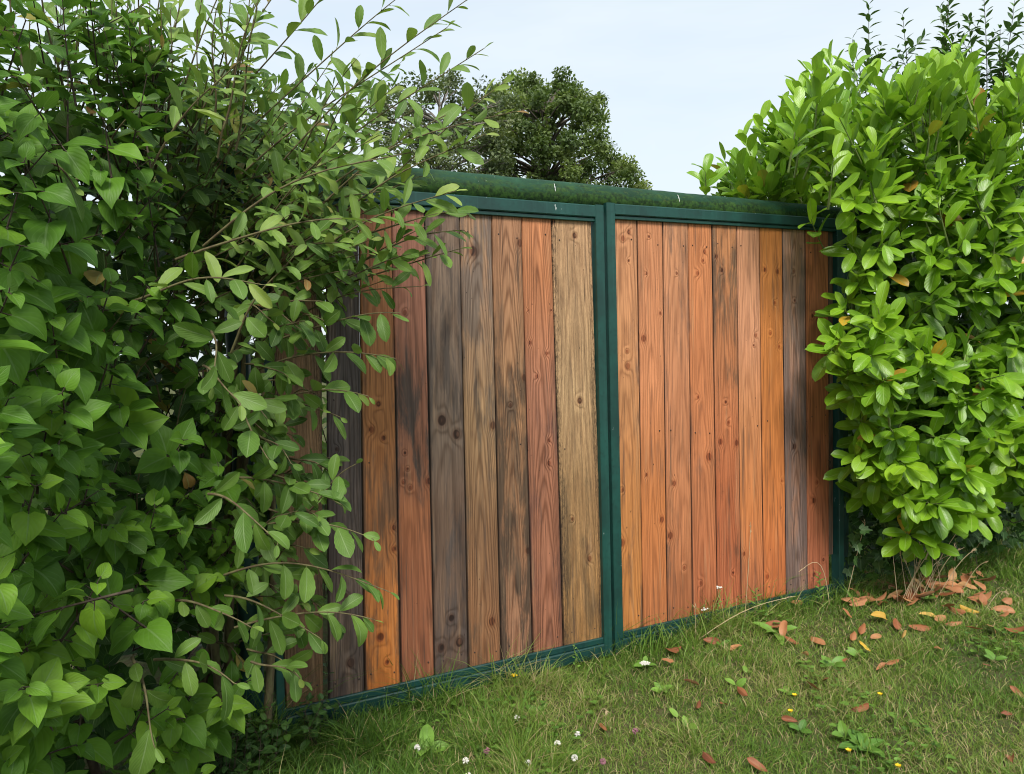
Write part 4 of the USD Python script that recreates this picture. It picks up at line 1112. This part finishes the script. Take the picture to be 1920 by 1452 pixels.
OAK = [(880, 480), (862, 350), (866, 250), (890, 185), (935, 150), (985, 142), (1022, 160), (1050, 132), (1080, 172), (1125, 185), (1132, 215), (1130, 255), (1160, 290), (1192, 305), (1205, 340), (1205, 480)]
tree('oak_tree', 'broad dark green oak rising behind the gate against the sky', OAK, 22.0, 2.4, 330, 0.32, 190, 0.12, oak_leaf, oak_bark, at(1030, 700, 22)[:2], 0.22, 41)
BIRCH = [(690, 420), (690, 190), (735, 165), (790, 150), (830, 125), (870, 150), (930, 160), (960, 190), (950, 300), (940, 420)]
tree('birch_tree', 'thin grey green birch seen through the willow rods left of the oak', BIRCH, 19.0, 1.4, 150, 0.30, 120, 0.10, birch_leaf, birch_bark, at(815, 700, 19)[:2], 0.12, 43)

# ------------------------------------------------------------------ the lawn
LAWN = Graph()
_a = LAWN('attribute', 'fac', attribute='tint')
_c = LAWN.ramp(_a, [(0, (0.040, 0.095, 0.012)), (.35, (0.095, 0.185, 0.022)), (.62, (0.175, 0.255, 0.042)), (.76, (0.26, 0.28, 0.085)), (.86, (0.36, 0.30, 0.15)), (1, (0.42, 0.32, 0.18))])
_s = LAWN('principled_bsdf', 'BSDF', base_color=_c, roughness=0.55, specular_ior_level=0.3)
_t = LAWN('translucent_bsdf', 'BSDF', color=LAWN.mix(1.0, _c, (1.2, 1.3, 0.6), 'multiply'))
grass_mat = LAWN.make('grass_blade', surface=LAWN('mix_closure', 'closure', fac=0.25, closure1=_s, closure2=_t))
straw = bark_look('dry_straw', (0.42, 0.30, 0.17), (0.50, 0.40, 0.25), 0.7)
rng = np.random.default_rng(77)


def gate_side(x, y):
    return x * G_NRM[0] + y * G_NRM[1] - G_OFF, x * G_DIR[0] + y * G_DIR[1]


def blades(x, y, h, w, lean, tint, rg):
    n = len(x)
    az = rg.uniform(0, 2 * np.pi, n); rot = rg.uniform(0, 2 * np.pi, n)
    z = ground_h(x, y) - 0.004
    P = np.stack([x, y, z], 1)
    d = np.stack([np.cos(az), np.sin(az), np.zeros(n)], 1)
    s = np.stack([np.cos(rot), np.sin(rot), np.zeros(n)], 1)
    q = np.array([0, 0.38, 0.72, 1.0]); wf = np.array([0.8, 1.0, 0.7, 0.0])
    rows = []
    for a, b in zip(q, wf):
        c = P + d * (lean * h * a ** 1.8)[:, None] + np.array([0, 0, 1.0]) * (h * a * (1 - 0.28 * lean * a))[:, None]
        rows += [c - s * (w * b / 2)[:, None], c + s * (w * b / 2)[:, None]] if b > 0 else [c]
    V = np.stack(rows, 1)
    F = np.array([[0, 1, 3], [0, 3, 2], [2, 3, 5], [2, 5, 4], [4, 5, 6]])
    f = (F[None] + (np.arange(n) * 7)[:, None, None]).reshape(-1, 3)
    return V.reshape(-1, 3), f, np.repeat(tint, 7)


N0 = 920000
x = rng.uniform(-1.3, 6.0, N0); y = rng.uniform(1.75, 7.2, N0)
sg, ug = gate_side(x, y)
dist = np.hypot(x, y)
px_, py_, pz_ = project(np.stack([x, y, np.zeros(N0)], 1))
vis = (px_ > 250) & (px_ < 2300) & (py_ < 1640) & (py_ > 900)
ok = vis & (rng.random(N0) < np.clip((2.5 / dist) ** 1.3, 0, 1)) & ((sg < 0.03) | (ug > _ur_r + 0.02))
clump = meshkit.noise(np.stack([x * 5, y * 5, 0 * x], 1), 9); fine = meshkit.noise(np.stack([x * 16, y * 16, 0 * x], 1), 10)
bare = meshkit.noise(np.stack([x * 2.2, y * 2.2, 0 * x], 1), 12)
ok &= rng.random(N0) < np.clip(0.35 + 1.1 * fine, 0.15, 1)
x, y, sg, ug, dist, clump, fine, bare, px_ = (v[ok] for v in (x, y, sg, ug, dist, clump, fine, bare, px_))
n = len(x)
left = np.clip((1000 - px_) / 350, 0, 1)                       # longer, greener grass towards the left hedge
foot = np.exp(-(np.minimum(sg, 0) / 0.11) ** 2) * (sg < 0.05)      # uncut along the gate
h = (0.022 + 0.030 * clump + 0.034 * left + (0.065 + 0.075 * (ug > _ur_l)) * foot * rng.random(n)) * rng.uniform(0.5, 1.35, n) * (1 + 1.3 * np.clip((meshkit.noise(np.stack([x * 7, y * 7, 0 * x], 1), 33) - 0.58) * 5, 0, 1) * (0.4 + 0.6 * np.clip((1500 - px_) / 500, 0, 1)))
w = (0.0027 + 0.0007 * left) * rng.uniform(0.7, 1.3, n) * np.clip(dist / 3.2, 0.9, 1.5)
tint = np.clip(0.25 + 0.40 * bare - 0.24 * left + rng.normal(0, 0.12, n) + 0.15 * (clump - 0.5), 0, 0.78)
dry = rng.random(n) < (0.12 + 0.20 * np.clip(bare - 0.35, 0, 1)) * (1 - 0.55 * left)
tint = np.where(dry, rng.uniform(0.78, 1.0, n), tint)
V, f, tt = blades(x, y, h, w, rng.uniform(0.2, 1.5, n), tint, rng)
m = obj('grass', (V, f), grass_mat, tint=tt, smooth=True)
tag(m, 'short lawn grass with dry blades between the green ones', 'grass', kind='stuff')
# taller tufts: (x, y in the photograph, number, height)
TUFTS = [(985, 1390, 60, .17), (960, 1340, 40, .16), (900, 1330, 40, .13), (1010, 1420, 40, .15), (1185, 1185, 50, .17), (1165, 1200, 40, .15), (1240, 1180, 40, .14), (740, 1360, 40, .10), (690, 1400, 50, .10), (640, 1330, 26, .12), (1500, 1110, 50, .16), (1545, 1100, 50, .18), (1580, 1110, 40, .18), (1620, 1120, 40, .15), (860, 1290, 40, .10), (1420, 1135, 40, .14), (1340, 1155, 30, .12), (1060, 1235, 26, .12), (960, 1258, 24, .11), (1800, 1060, 90, .13), (1850, 1070, 90, .12), (1890, 1050, 90, .13), (1760, 1075, 60, .12), (1900, 1090, 70, .12), (1700, 1370, 30, .08), (1350, 1260, 30, .09), (1640, 1420, 40, .09), (1450, 1270, 30, .09)]
for (qx, qy, cnt, hh) in TUFTS:
    p = ground_at(qx, qy)
    r = 0.05 + 0.0004 * cnt
    s_, u_ = gate_side(p[0], p[1])
    if s_ > -0.09 and u_ < _ur_r:
        p = p - G_NRM * (s_ + 0.09)
    xx = p[0] + rng.normal(0, r, cnt); yy = p[1] + rng.normal(0, r, cnt)
    s_, u_ = gate_side(xx, yy)
    k = (s_ < -0.03) | (u_ > _ur_r)
    xx, yy = xx[k], yy[k]; cnt = len(xx)
    if cnt == 0:
        continue
    V, f, tt = blades(xx, yy, hh * rng.uniform(0.5, 1.15, cnt), 0.0042 * rng.uniform(0.7, 1.3, cnt), rng.uniform(0.2, 1.1, cnt), np.clip(rng.normal(0.42, 0.12, cnt), 0, 0.8), rng)
    o = obj('grass_tuft', (V, f), grass_mat, tint=tt, smooth=True)
    where = 'along the foot of the gate' if (qy < 1290 and 600 < qx < 1600 and qy < 1330 - (qx - 600) * 0.23 + 25) else ('in the shade under the laurel hedge' if qx > 1650 and qy < 1100 else 'standing above the mown lawn')
    tag(o, f'tuft of longer green grass {where}', 'grass tuft', f'grass tufts {where}', 'stuff')

# clover among the grass
cl_n = 1500
cx_ = rng.uniform(-0.9, 4.6, cl_n * 6); cy_ = rng.uniform(1.9, 5.8, cl_n * 6)
s_, u_ = gate_side(cx_, cy_)
cn = meshkit.noise(np.stack([cx_ * 2.6, cy_ * 2.6, 0 * cx_], 1), 21)
qx, qy, qz = project(np.stack([cx_, cy_, 0 * cx_], 1))
k = (s_ < -0.02) & (cn > 0.60) & (qx > 480) & (qx < 1960) & (qy < 1500)
cx_, cy_ = cx_[k][:cl_n], cy_[k][:cl_n]
cl_n = len(cx_)
P = np.repeat(np.stack([cx_, cy_, ground_h(cx_, cy_) + rng.uniform(0.02, 0.05, cl_n)], 1), 3, 0)
az = (np.repeat(rng.uniform(0, 6.28, cl_n), 3) + np.tile([0, 2.09, 4.19], cl_n))
D = np.stack([np.cos(az), np.sin(az), np.full(len(az), 0.15)], 1)
L = np.repeat(rng.uniform(0.010, 0.018, cl_n), 3)
cv = leaf_mesh(TM[('round', 0)], P, D, np.array([0, 0, 1.0]) + rng.normal(0, 0.25, (len(P), 3)), L, L * 0.95, np.full(len(P), 0.1), np.full(len(P), 0.2), np.zeros(len(P)), rng.uniform(0, 6, len(P)))
tm = TM[('round', 0)]; mm = len(tm['S'])
m = obj('clover', (cv.reshape(-1, 3), (tm['f'][None] + (np.arange(len(P)) * mm)[:, None, None]).reshape(-1, 3)), leaf_look('clover_leaf', [(0, (0.060, 0.135, 0.020)), (1, (0.14, 0.26, 0.040))], (0.14, 0.22, 0.08), 0.5, 0.3, (0.08, 0.15, 0.05), 0.2, spots=0.0),
        uv=np.tile(np.stack([tm['T'], tm['S']], 1), (len(P), 1)), tint=np.repeat(np.repeat(rng.random(cl_n), 3), mm), smooth=True)
tag(m, 'patches of small clover leaves growing through the lawn', 'clover', kind='stuff')

# ------------------------------------------------------------------ fallen leaves
dead_mat = leaf_look('fallen_leaf', [(0, (0.070, 0.026, 0.020)), (.25, (0.15, 0.050, 0.026)), (.5, (0.27, 0.100, 0.045)), (.75, (0.38, 0.170, 0.080)), (.86, (0.45, 0.30, 0.13)), (.93, (0.50, 0.30, 0.035)), (1, (0.55, 0.36, 0.05))], (0.34, 0.17, 0.09), 0.55, 0.3, (0.30, 0.15, 0.085), 0.10, spots=0.3)
FALLEN = [(1494, 1122, .7), (1463, 1147, .45), (1497, 1151, .5), (1440, 1150, .4), (1596, 1145, .6), (1623, 1142, .5), (1680, 1134, .65), (1650, 1140, .6), (1705, 1140, .5), (1721, 1117, .65), (1744, 1112, .4), (1779, 1112, .7), (1753, 1126, .5), (1774, 1129, .35), (1814, 1112, .65), (1825, 1131, .5), (1830, 1143, .55), (1640, 1112, .65), (1668, 1112, .7), (1605, 1120, .5), (1889, 1143, .55), (1777, 1160, .4), (1793, 1163, .5), (1881, 1160, .6), (1882, 1172, .45), (1764, 1178, .6), (1787, 1185, .55), (1587, 1170, .45), (1684, 1188, .3), (1725, 1192, .4), (1826, 1199, .35), (1863, 1200, .6), (1910, 1204, .5), (1615, 1198, .45), (1643, 1211, .7), (1600, 1209, .5), (1532, 1218, .65), (1469, 1209, .6), (1449, 1199, .35), (1485, 1222, .35), (1758, 1231, .6), (1653, 1267, .5), (1673, 1257, .45), (1581, 1261, .3), (1850, 1268, .15), (1545, 1297, .35), (1525, 1311, .3), (1613, 1346, .3), (1480, 1363, .2), (1906, 1319, .3), (1889, 1356, .2), (1894, 1441, .2), (1314, 1181, .65), (1351, 1175, .6), (1197, 1204, .7), (1252, 1253, .5), (1261, 1187, .3), (1380, 1233, .65), (1356, 1332, .3), (1390, 1312, .35), (1296, 1295, .3), (1309, 1329, .12), (1132, 1363, .35), (1330, 1425, .1), (1419, 1446, .3), (1262, 1233, .2), (1335, 1220, .25), (1640, 1010, .5), (1700, 1000, .4), (1663, 965, .45), (1812, 1048, .6)]
FALLEN += [(rng.uniform(1600, 1860), rng.uniform(1085, 1150), rng.uniform(.35, .7)) for _ in range(50)]
SPECIAL = [(1816, 1162, .86, 'pale yellow leaf lying among brown ones under the laurel'), (1743, 1174, .95, 'yellow orange leaf on the grass below the laurel hedge'), (1652, 1177, .84, 'small cream coloured curled leaf on the grass near the laurel'), (1692, 1205, .88, 'yellow leaf with brown spots on the grass before the laurel'), (1624, 1230, 1.0, 'bright golden leaf lying flat in the grass'), (1508, 1248, .84, 'pale straw coloured leaf before the right gate leaf')]


def fallen(qx, qy, tn, label, group=None):
    p = ground_at(qx, qy)
    zz = float(ground_h(p[0], p[1])) + (0.028 if qy > 1060 else 0.05 + (1060 - qy) * 0.002)
    az = rng.uniform(0, 6.28)
    L = rng.uniform(0.068, 0.115) * (0.62 if qy > 1240 else 1.0)
    D = np.array([[math.cos(az), math.sin(az), rng.uniform(-0.2, 0.35)]])
    N = np.array([[rng.normal(0, 0.35), rng.normal(0, 0.35) - 0.25, 1.0]])
    tm = TM[('laurel', 1)]
    v = leaf_mesh(tm, -D * L / 2, D, N, np.array([L]), np.array([L * rng.uniform(.36, .48)]), np.array([rng.uniform(-0.9, 1.1)]), np.array([rng.choice([-1, 1]) * rng.uniform(0.2, 0.8)]), np.array([rng.uniform(0.02, 0.09)]), np.array([rng.uniform(0, 6)]))[0]
    v = v + np.array([0, 0, max(0, -v[:, 2].min() - 0.012)])
    o = obj('fallen_leaf', (v, tm['f']), dead_mat, smooth=True, uv=np.stack([tm['T'], tm['S']], 1), tint=np.full(len(v), np.clip(tn + (0.14 if tn < 0.66 else 0.05 if tn < .8 else 0) + rng.normal(0, 0.03), 0, 1)))
    UsdGeom.Xformable(o).AddTranslateOp().Set(Gf.Vec3d(float(p[0]), float(p[1]), zz))
    tag(o, label, 'leaf', group)


ORD = ['leftmost', 'second from the left', 'third from the left', 'fourth from the left', 'fifth from the left', 'sixth from the left', 'seventh from the left', 'eighth from the left', 'ninth from the left', 'tenth from the left', 'eleventh from the left', 'twelfth from the left', 'thirteenth from the left', 'fourteenth from the left', 'fifteenth from the left', 'sixteenth from the left', 'seventeenth from the left', 'eighteenth from the left', 'nineteenth from the left', 'twentieth from the left'] + [f'the {w} from the left' for w in ('21st', '22nd', '23rd')] + [f'{k}th from the left' for k in range(24, 80)]
seen_in = {}
for (qx, qy, tn) in sorted(FALLEN):
    if qy < 1060:
        lb_, gr = 'brown dead leaf caught in the ivy at the laurel foot', 'dead leaves caught in the ivy'
    elif qx > 1575 and qy < 1165:
        lb_, gr = 'brown leaf in the band along the laurel foot', 'leaves fallen along the laurel foot'
    elif qx > 1575 and qy < 1240:
        lb_, gr = 'brown leaf scattered before the laurel', 'leaves scattered in front of the laurel'
    elif qx <= 1575 and qy < 1240:
        lb_, gr = 'brown leaf in the grass before the right gate leaf', 'leaves fallen before the right gate leaf'
    elif tn < 0.22:
        lb_, gr = 'dark red leaf lying on the open lawn', 'dark red leaves on the open lawn'
    else:
        lb_, gr = 'brown curled leaf lying on the open lawn', 'brown leaves on the open lawn'
    seen_in[gr] = seen_in.get(gr, -1) + 1
    fallen(qx, qy, tn, lb_ + ', ' + ORD[seen_in[gr]], gr)
for (qx, qy, tn, lb_) in SPECIAL:
    fallen(qx, qy, tn, lb_)

# ------------------------------------------------------------------ weeds, flowers and dry stalks
weed_mat = leaf_look('weed_leaf', [(0, (0.050, 0.125, 0.020)), (.5, (0.095, 0.210, 0.030)), (1, (0.18, 0.32, 0.05))], (0.20, 0.32, 0.10), 0.5, 0.35, (0.12, 0.21, 0.06), 0.25, side=4.0, slant=1.4, spots=0.0)


def flat_mat(name, c, rough=0.7):
    g = Graph()
    n = g.noise(g('geometry', 'position'), 300.0, 2.0)
    s = g('principled_bsdf', 'BSDF', base_color=g.mix(g.step(n, 0.3, 0.7), c, tuple(0.75 * a for a in c)), roughness=rough, specular_ior_level=0.2)
    return g.make(name, surface=s)


white_petal, yellow_petal, pink_petal, eye_mat = flat_mat('white_petal', (0.72, 0.70, 0.64)), flat_mat('yellow_petal', (0.75, 0.50, 0.02)), flat_mat('pink_petal', (0.30, 0.14, 0.17)), flat_mat('flower_eye', (0.5, 0.34, 0.03))


def weed_leaf(t, p, d, L, W, tint, n=None, kind='round', bend=0.5, mat=None):
    tm = TM[(kind, 1)]
    nn = np.array([[0, -0.35, 1.0]]) if n is None else np.array([n])
    v = leaf_mesh(tm, np.array([p]), np.array([d]), nn + rng.normal(0, .15, (1, 3)), np.array([L]), np.array([L * W]), np.array([bend]), np.array([0.25]), np.array([0.03]), np.array([rng.uniform(0, 6)]))[0]
    obj('leaf', (v, tm['f']), mat or weed_mat, t, smooth=True, uv=np.stack([tm['T'], tm['S']], 1), tint=np.full(len(v), tint))


ROSETTES = [(800, 1400, 4, .085, .8, 'broad bright leaved weed low in the shaded grass left'), (745, 1385, 3, .05, .85, 'small bright weed in the shaded grass near the left hedge'), (1008, 1330, 3, .05, .5, 'round leaved weed in the lawn near the tall tuft'), (1240, 1298, 5, .045, .85, 'bright seedling with pointed leaves in the lawn before the gate'), (1272, 1345, 2, .05, .95, 'pair of pale green leaves upright in the lawn'), (1286, 1362, 2, .05, .95, 'rounded pale green leaf pair on the middle lawn'), (1352, 1222, 3, .045, .8, 'small weed with rounded leaves before the right gate leaf'), (1380, 1295, 2, .05, .9, 'single upright bright leaf beside a brown one'), (1207, 1252, 5, .055, .75, 'weed with pointed leaves under the white yarrow head'), (1620, 1412, 6, .07, .45, 'plantain with broad dark leaves at the lower right'), (1585, 1390, 4, .05, .8, 'pale leaved weed beside a yellow flower'), (1500, 1375, 4, .04, .35, 'dark leaved clover like weed by a red leaf'), (1475, 1310, 4, .04, .8, 'small weed under the upper yellow flowers'), (1560, 1262, 4, .06, .6, 'upright narrow leaved weed in the right lawn'), (1735, 1135, 4, .07, .75, 'bright upright weed among the fallen leaves'), (1610, 1240, 5, .05, .8, 'narrow leaved bright weed beside the golden leaf'), (1400, 1275, 2, .04, .9, 'tiny pale seedling in the middle of the lawn'), (1865, 1250, 3, .05, .5, 'round weed leaf in the lawn far right'), (1455, 1205, 7, .10, .75, 'light green thistle like rosette before the gate')]
for (qx, qy, cnt, L, tn, lb_) in ROSETTES:
    p = ground_at(qx, qy); p = p + np.array([0, 0, float(ground_h(p[0], p[1])) + 0.012])
    t = thing('weed', lb_, 'weed', p)
    a0 = rng.uniform(0, 6.28)
    for k in range(cnt):
        a = a0 + k * 6.28 / cnt + rng.normal(0, .25)
        weed_leaf(t, (0.004 * math.cos(a), 0.004 * math.sin(a), 0.0), (math.cos(a), math.sin(a), rng.uniform(0.35, 1.1)), L * rng.uniform(.8, 1.15), .55 if L < .09 else .34, np.clip(tn + rng.normal(0, .08), 0, 1), bend=rng.uniform(0.3, 0.9))
# upright weeds along the gate: base, tip, leaf length, flowers
UPRIGHT = [(1420, 1178, 1417, 1108, .05, None, 'upright narrow leaved weed before the orange planks'), (1490, 1128, 1486, 1060, .045, None, 'feathery upright weed before the purplish plank'), (1296, 1168, 1296, 1082, .022, 'white', 'thin weed with white flower head before the right gate leaf'), (1268, 1172, 1266, 1118, .02, 'white', 'short weed topped by one white flower by the gate'), (1054, 1240, 1052, 1186, .02, None, 'thin small leaved weed before the pale plank'), (935, 1258, 932, 1236, .03, 'yellow', 'short weed with a yellow flower at the left leaf foot'), (1190, 1180, 1165, 1130, .02, None, 'thin branching weed beside the middle posts'), (1345, 1160, 1350, 1118, .02, None, 'thin small weed before the blotched plank')]
for (bx, by, tx, ty, L, fl, lb_) in UPRIGHT:
    p = ground_at(bx, by)
    s_, u_ = gate_side(p[0], p[1])
    if s_ > -0.06:
        p = p - G_NRM * (s_ + 0.06)
    H = float(np.linalg.norm(p - CAM) * math.hypot(tx - bx, ty - by) / FOCAL)
    t = thing('tall_weed', lb_, 'weed', p)
    lean = (tx - bx) / max(1.0, by - ty) * H
    pts = np.stack([np.linspace(0, lean, 7) + rng.normal(0, 0.003, 7), np.linspace(0, -0.01, 7), np.linspace(-0.01, H, 7)], 1)
    obj('stem', tube(pts, np.linspace(0.0022, 0.001, 7), 5), green_twig, t, smooth=True)
    cnt = int(H / 0.011)
    for k in range(cnt):
        q = 0.12 + 0.88 * k / cnt
        a = k * 2.4
        weed_leaf(t, (lean * q, -0.01 * q, H * q), (math.cos(a), math.sin(a), 0.7), L * (1.05 - 0.55 * q) * rng.uniform(.8, 1.2), .24 if L > .03 else .5, np.clip(rng.normal(.65, .15), 0, 1), kind='privet')
    if fl:
        mat = white_petal if fl == 'white' else yellow_petal
        for k in range(7):
            c = np.array([lean, -0.012, H]) + rng.normal(0, 0.006, 3) * (1, 1, 0.4)
            obj('floret', tube(c + np.array([[0, 0, -0.003], [0, 0, 0], [0, 0, 0.003]]), [0.002, 0.005, 0.002], 6), mat, t, smooth=True)


def flower(qx, qy, kind, label, h=0.045, group=None):
    p = ground_at(qx, qy)
    z0 = float(ground_h(p[0], p[1]))
    p = at(qx, qy, float((p - CAM) @ FWD) - h * 1.6)          # the head stands above the grass on this line of sight
    p[2] = 0.0
    t = thing({'clover': 'clover_flower', 'yellow': 'buttercup', 'pink': 'red_clover_flower', 'yarrow': 'yarrow_flower'}[kind], label, 'flower', (p[0], p[1], z0), group=group)
    top = h
    obj('stem', tube(np.array([[0.004, 0.004, -0.01], [0.002, 0, top * .6], [0, 0, top]]), 0.0011, 5), green_twig, t, smooth=True)
    if kind in ('clover', 'pink'):
        rg = np.random.default_rng(int(qx))
        parts = []
        for k in range(26):
            d = unit(rg.normal(0, 1, 3) + np.array([0, 0, .35]))
            parts.append(tube(np.array([[0, 0, top + .004] + d * 0.003, [0, 0, top + .004] + d * 0.0105]), [0.0012, 0.0021], 4))
        obj('head', join(parts), white_petal if kind == 'clover' else pink_petal, t)
    elif kind == 'yellow':
        for k in range(5):
            a = k * 1.2566 + qx
            tm = TM[('round', 0)]
            v = leaf_mesh(tm, np.array([[0, 0, top]]), np.array([[math.cos(a), math.sin(a), 0.45]]), np.array([[0, 0, 1.0]]), np.array([0.012]), np.array([0.012]), np.array([-0.5]), np.array([0.2]), np.array([0.0]), np.array([0.0]))[0]
            obj('petal', (v, tm['f']), yellow_petal, t, smooth=True)
        obj('eye', tube(np.array([[0, 0, top], [0, 0, top + .003]]), [0.004, 0.003], 7), eye_mat, t)
    else:
        for k in range(22):
            a, r = k * 2.4, 0.0042 * math.sqrt(k)
            obj('floret', tube(np.array([[r * math.cos(a), r * math.sin(a), top - .15 * r], [r * math.cos(a), r * math.sin(a), top + .003 - .15 * r]]), [0.0032, 0.0038], 6), white_petal, t)


for k_, (qx, qy) in enumerate(sorted(((969, 1341), (1045, 1388), (1077, 1414), (782, 1394), (990, 1426), (873, 1420), (1083, 1371), (878, 1450), (700, 1452)))):
    flower(qx, qy, 'clover', 'white clover flower head in the longer grass, ' + ORD[k_], group='white clover heads in the lawn')
for (qx, qy, lb_) in ((1490, 1315, 'upper of two yellow flowers close together on the lawn'), (1482, 1341, 'lower of two yellow flowers close together on the lawn'), (1591, 1412, 'yellow flower beside the pale leaved weed lower right'), (1684, 1441, 'yellow flower at the bottom edge right of the plantain'), (1650, 1313, 'tiny yellow flower alone on the right lawn')):
    flower(qx, qy, 'yellow', lb_)
flower(1209, 1250, 'yarrow', 'flat white yarrow head before the foot of the middle posts', 0.06)
for (qx, qy, lb_) in ((1191, 1366, 'purple clover head in the middle of the lawn'), (1130, 1420, 'small pinkish clover head low in the middle lawn'), (912, 1401, 'faded pink clover head right of the broad leaved weed')):
    flower(qx, qy, 'pink', lb_)

STALKS = [(1256, 1190, 1436, 1096, 0.02, 'long pale dry stalk leaning right across the right gate leaf'), (1355, 1168, 1364, 960, 0.01, 'tall thin dry grass stalk before the blotched plank'), (1529, 1120, 1560, 955, 0.01, 'tall dry grass stalk bent before the last plank'), (1600, 1105, 1640, 955, 0.03, None), (1590, 1095, 1660, 945, 0.02, None), (1610, 1110, 1620, 985, 0.02, None), (1625, 1115, 1600, 1000, 0.0, None), (1575, 1110, 1630, 990, 0.02, None), (1640, 1115, 1680, 940, 0.02, None), (1660, 1120, 1650, 1010, 0.01, None), (1595, 1115, 1570, 960, 0.0, None), (1650, 1125, 1720, 1020, 0.03, None), (1690, 1110, 1672, 985, 0.02, None), (1615, 1120, 1690, 930, 0.02, None), (1700, 1110, 1760, 1010, .02, None), (1635, 1110, 1605, 1020, .01, None), (1648, 1105, 1700, 1000, .03, None), (1668, 1115, 1690, 1035, .01, None), (1605, 1095, 1585, 1020, .01, None), (1680, 1105, 1640, 1030, .02, None), (1735, 1095, 1770, 1030, .02, None), (1582, 1105, 1600, 1010, .01, None), (1712, 1108, 1690, 1025, .01, None), (1720, 1100, 1715, 1000, .02, None), (1250, 1180, 1245, 1100, .0, 'short dry stem before the clean orange plank'), (1500, 1125, 1440, 1040, .06, 'arching dry stalk before the purplish plank'), (1845, 1150, 1872, 1105, .02, 'bent dry grass stalk on the right lawn'), (1656, 1330, 1655, 1278, .0, 'thin seed stalk standing on the right lawn'), (1110, 1375, 1135, 1320, .02, 'reddish dry stalk on the middle lawn')]
tangle = -1
for (bx, by, tx, ty, arc, lb_) in sorted(STALKS, key=lambda q: q[0]):
    if lb_ is None:
        tangle += 1
    p = ground_at(bx, by)
    s_, u_ = gate_side(p[0], p[1])
    if s_ > -0.08 and u_ < _ur_r + 0.05 and lb_:
        p = p - G_NRM * (s_ + 0.08)
    elif lb_ is None:
        p = p - G_NRM * (s_ + 0.24)
    sc = float((p - CAM) @ FWD) / FOCAL
    dx, dz = (tx - bx) * sc, (by - ty) * sc
    t = thing('dry_stalk', lb_ or 'dry straw stalk in the tangle at the laurel foot, ' + ORD[tangle], 'dry stalk', p, group=None if lb_ else 'dry stalks at the laurel foot')
    q = np.linspace(0, 1, 9)
    pts = np.stack([q * dx, -0.05 * q, q * dz], 1) + np.outer(np.sin(q * math.pi) * arc * 2, [0.2, 0, 1.0])
    obj('stem', tube(pts, np.linspace(0.0019, 0.0010, 9), 5), straw, t, smooth=True)
    spk = []
    for k in range(9):
        c = pts[-1] + (pts[-1] - pts[-2]) * (-0.1 * k)
        d = unit(pts[-1] - pts[-2]) + rng.normal(0, 0.35, 3)
        spk.append(tube(np.stack([c, c + d * 0.006, c + d * 0.014]), [0.0006, 0.0015, 0.0004], 4))
    obj('seed_head', join(spk), straw, t, smooth=True)
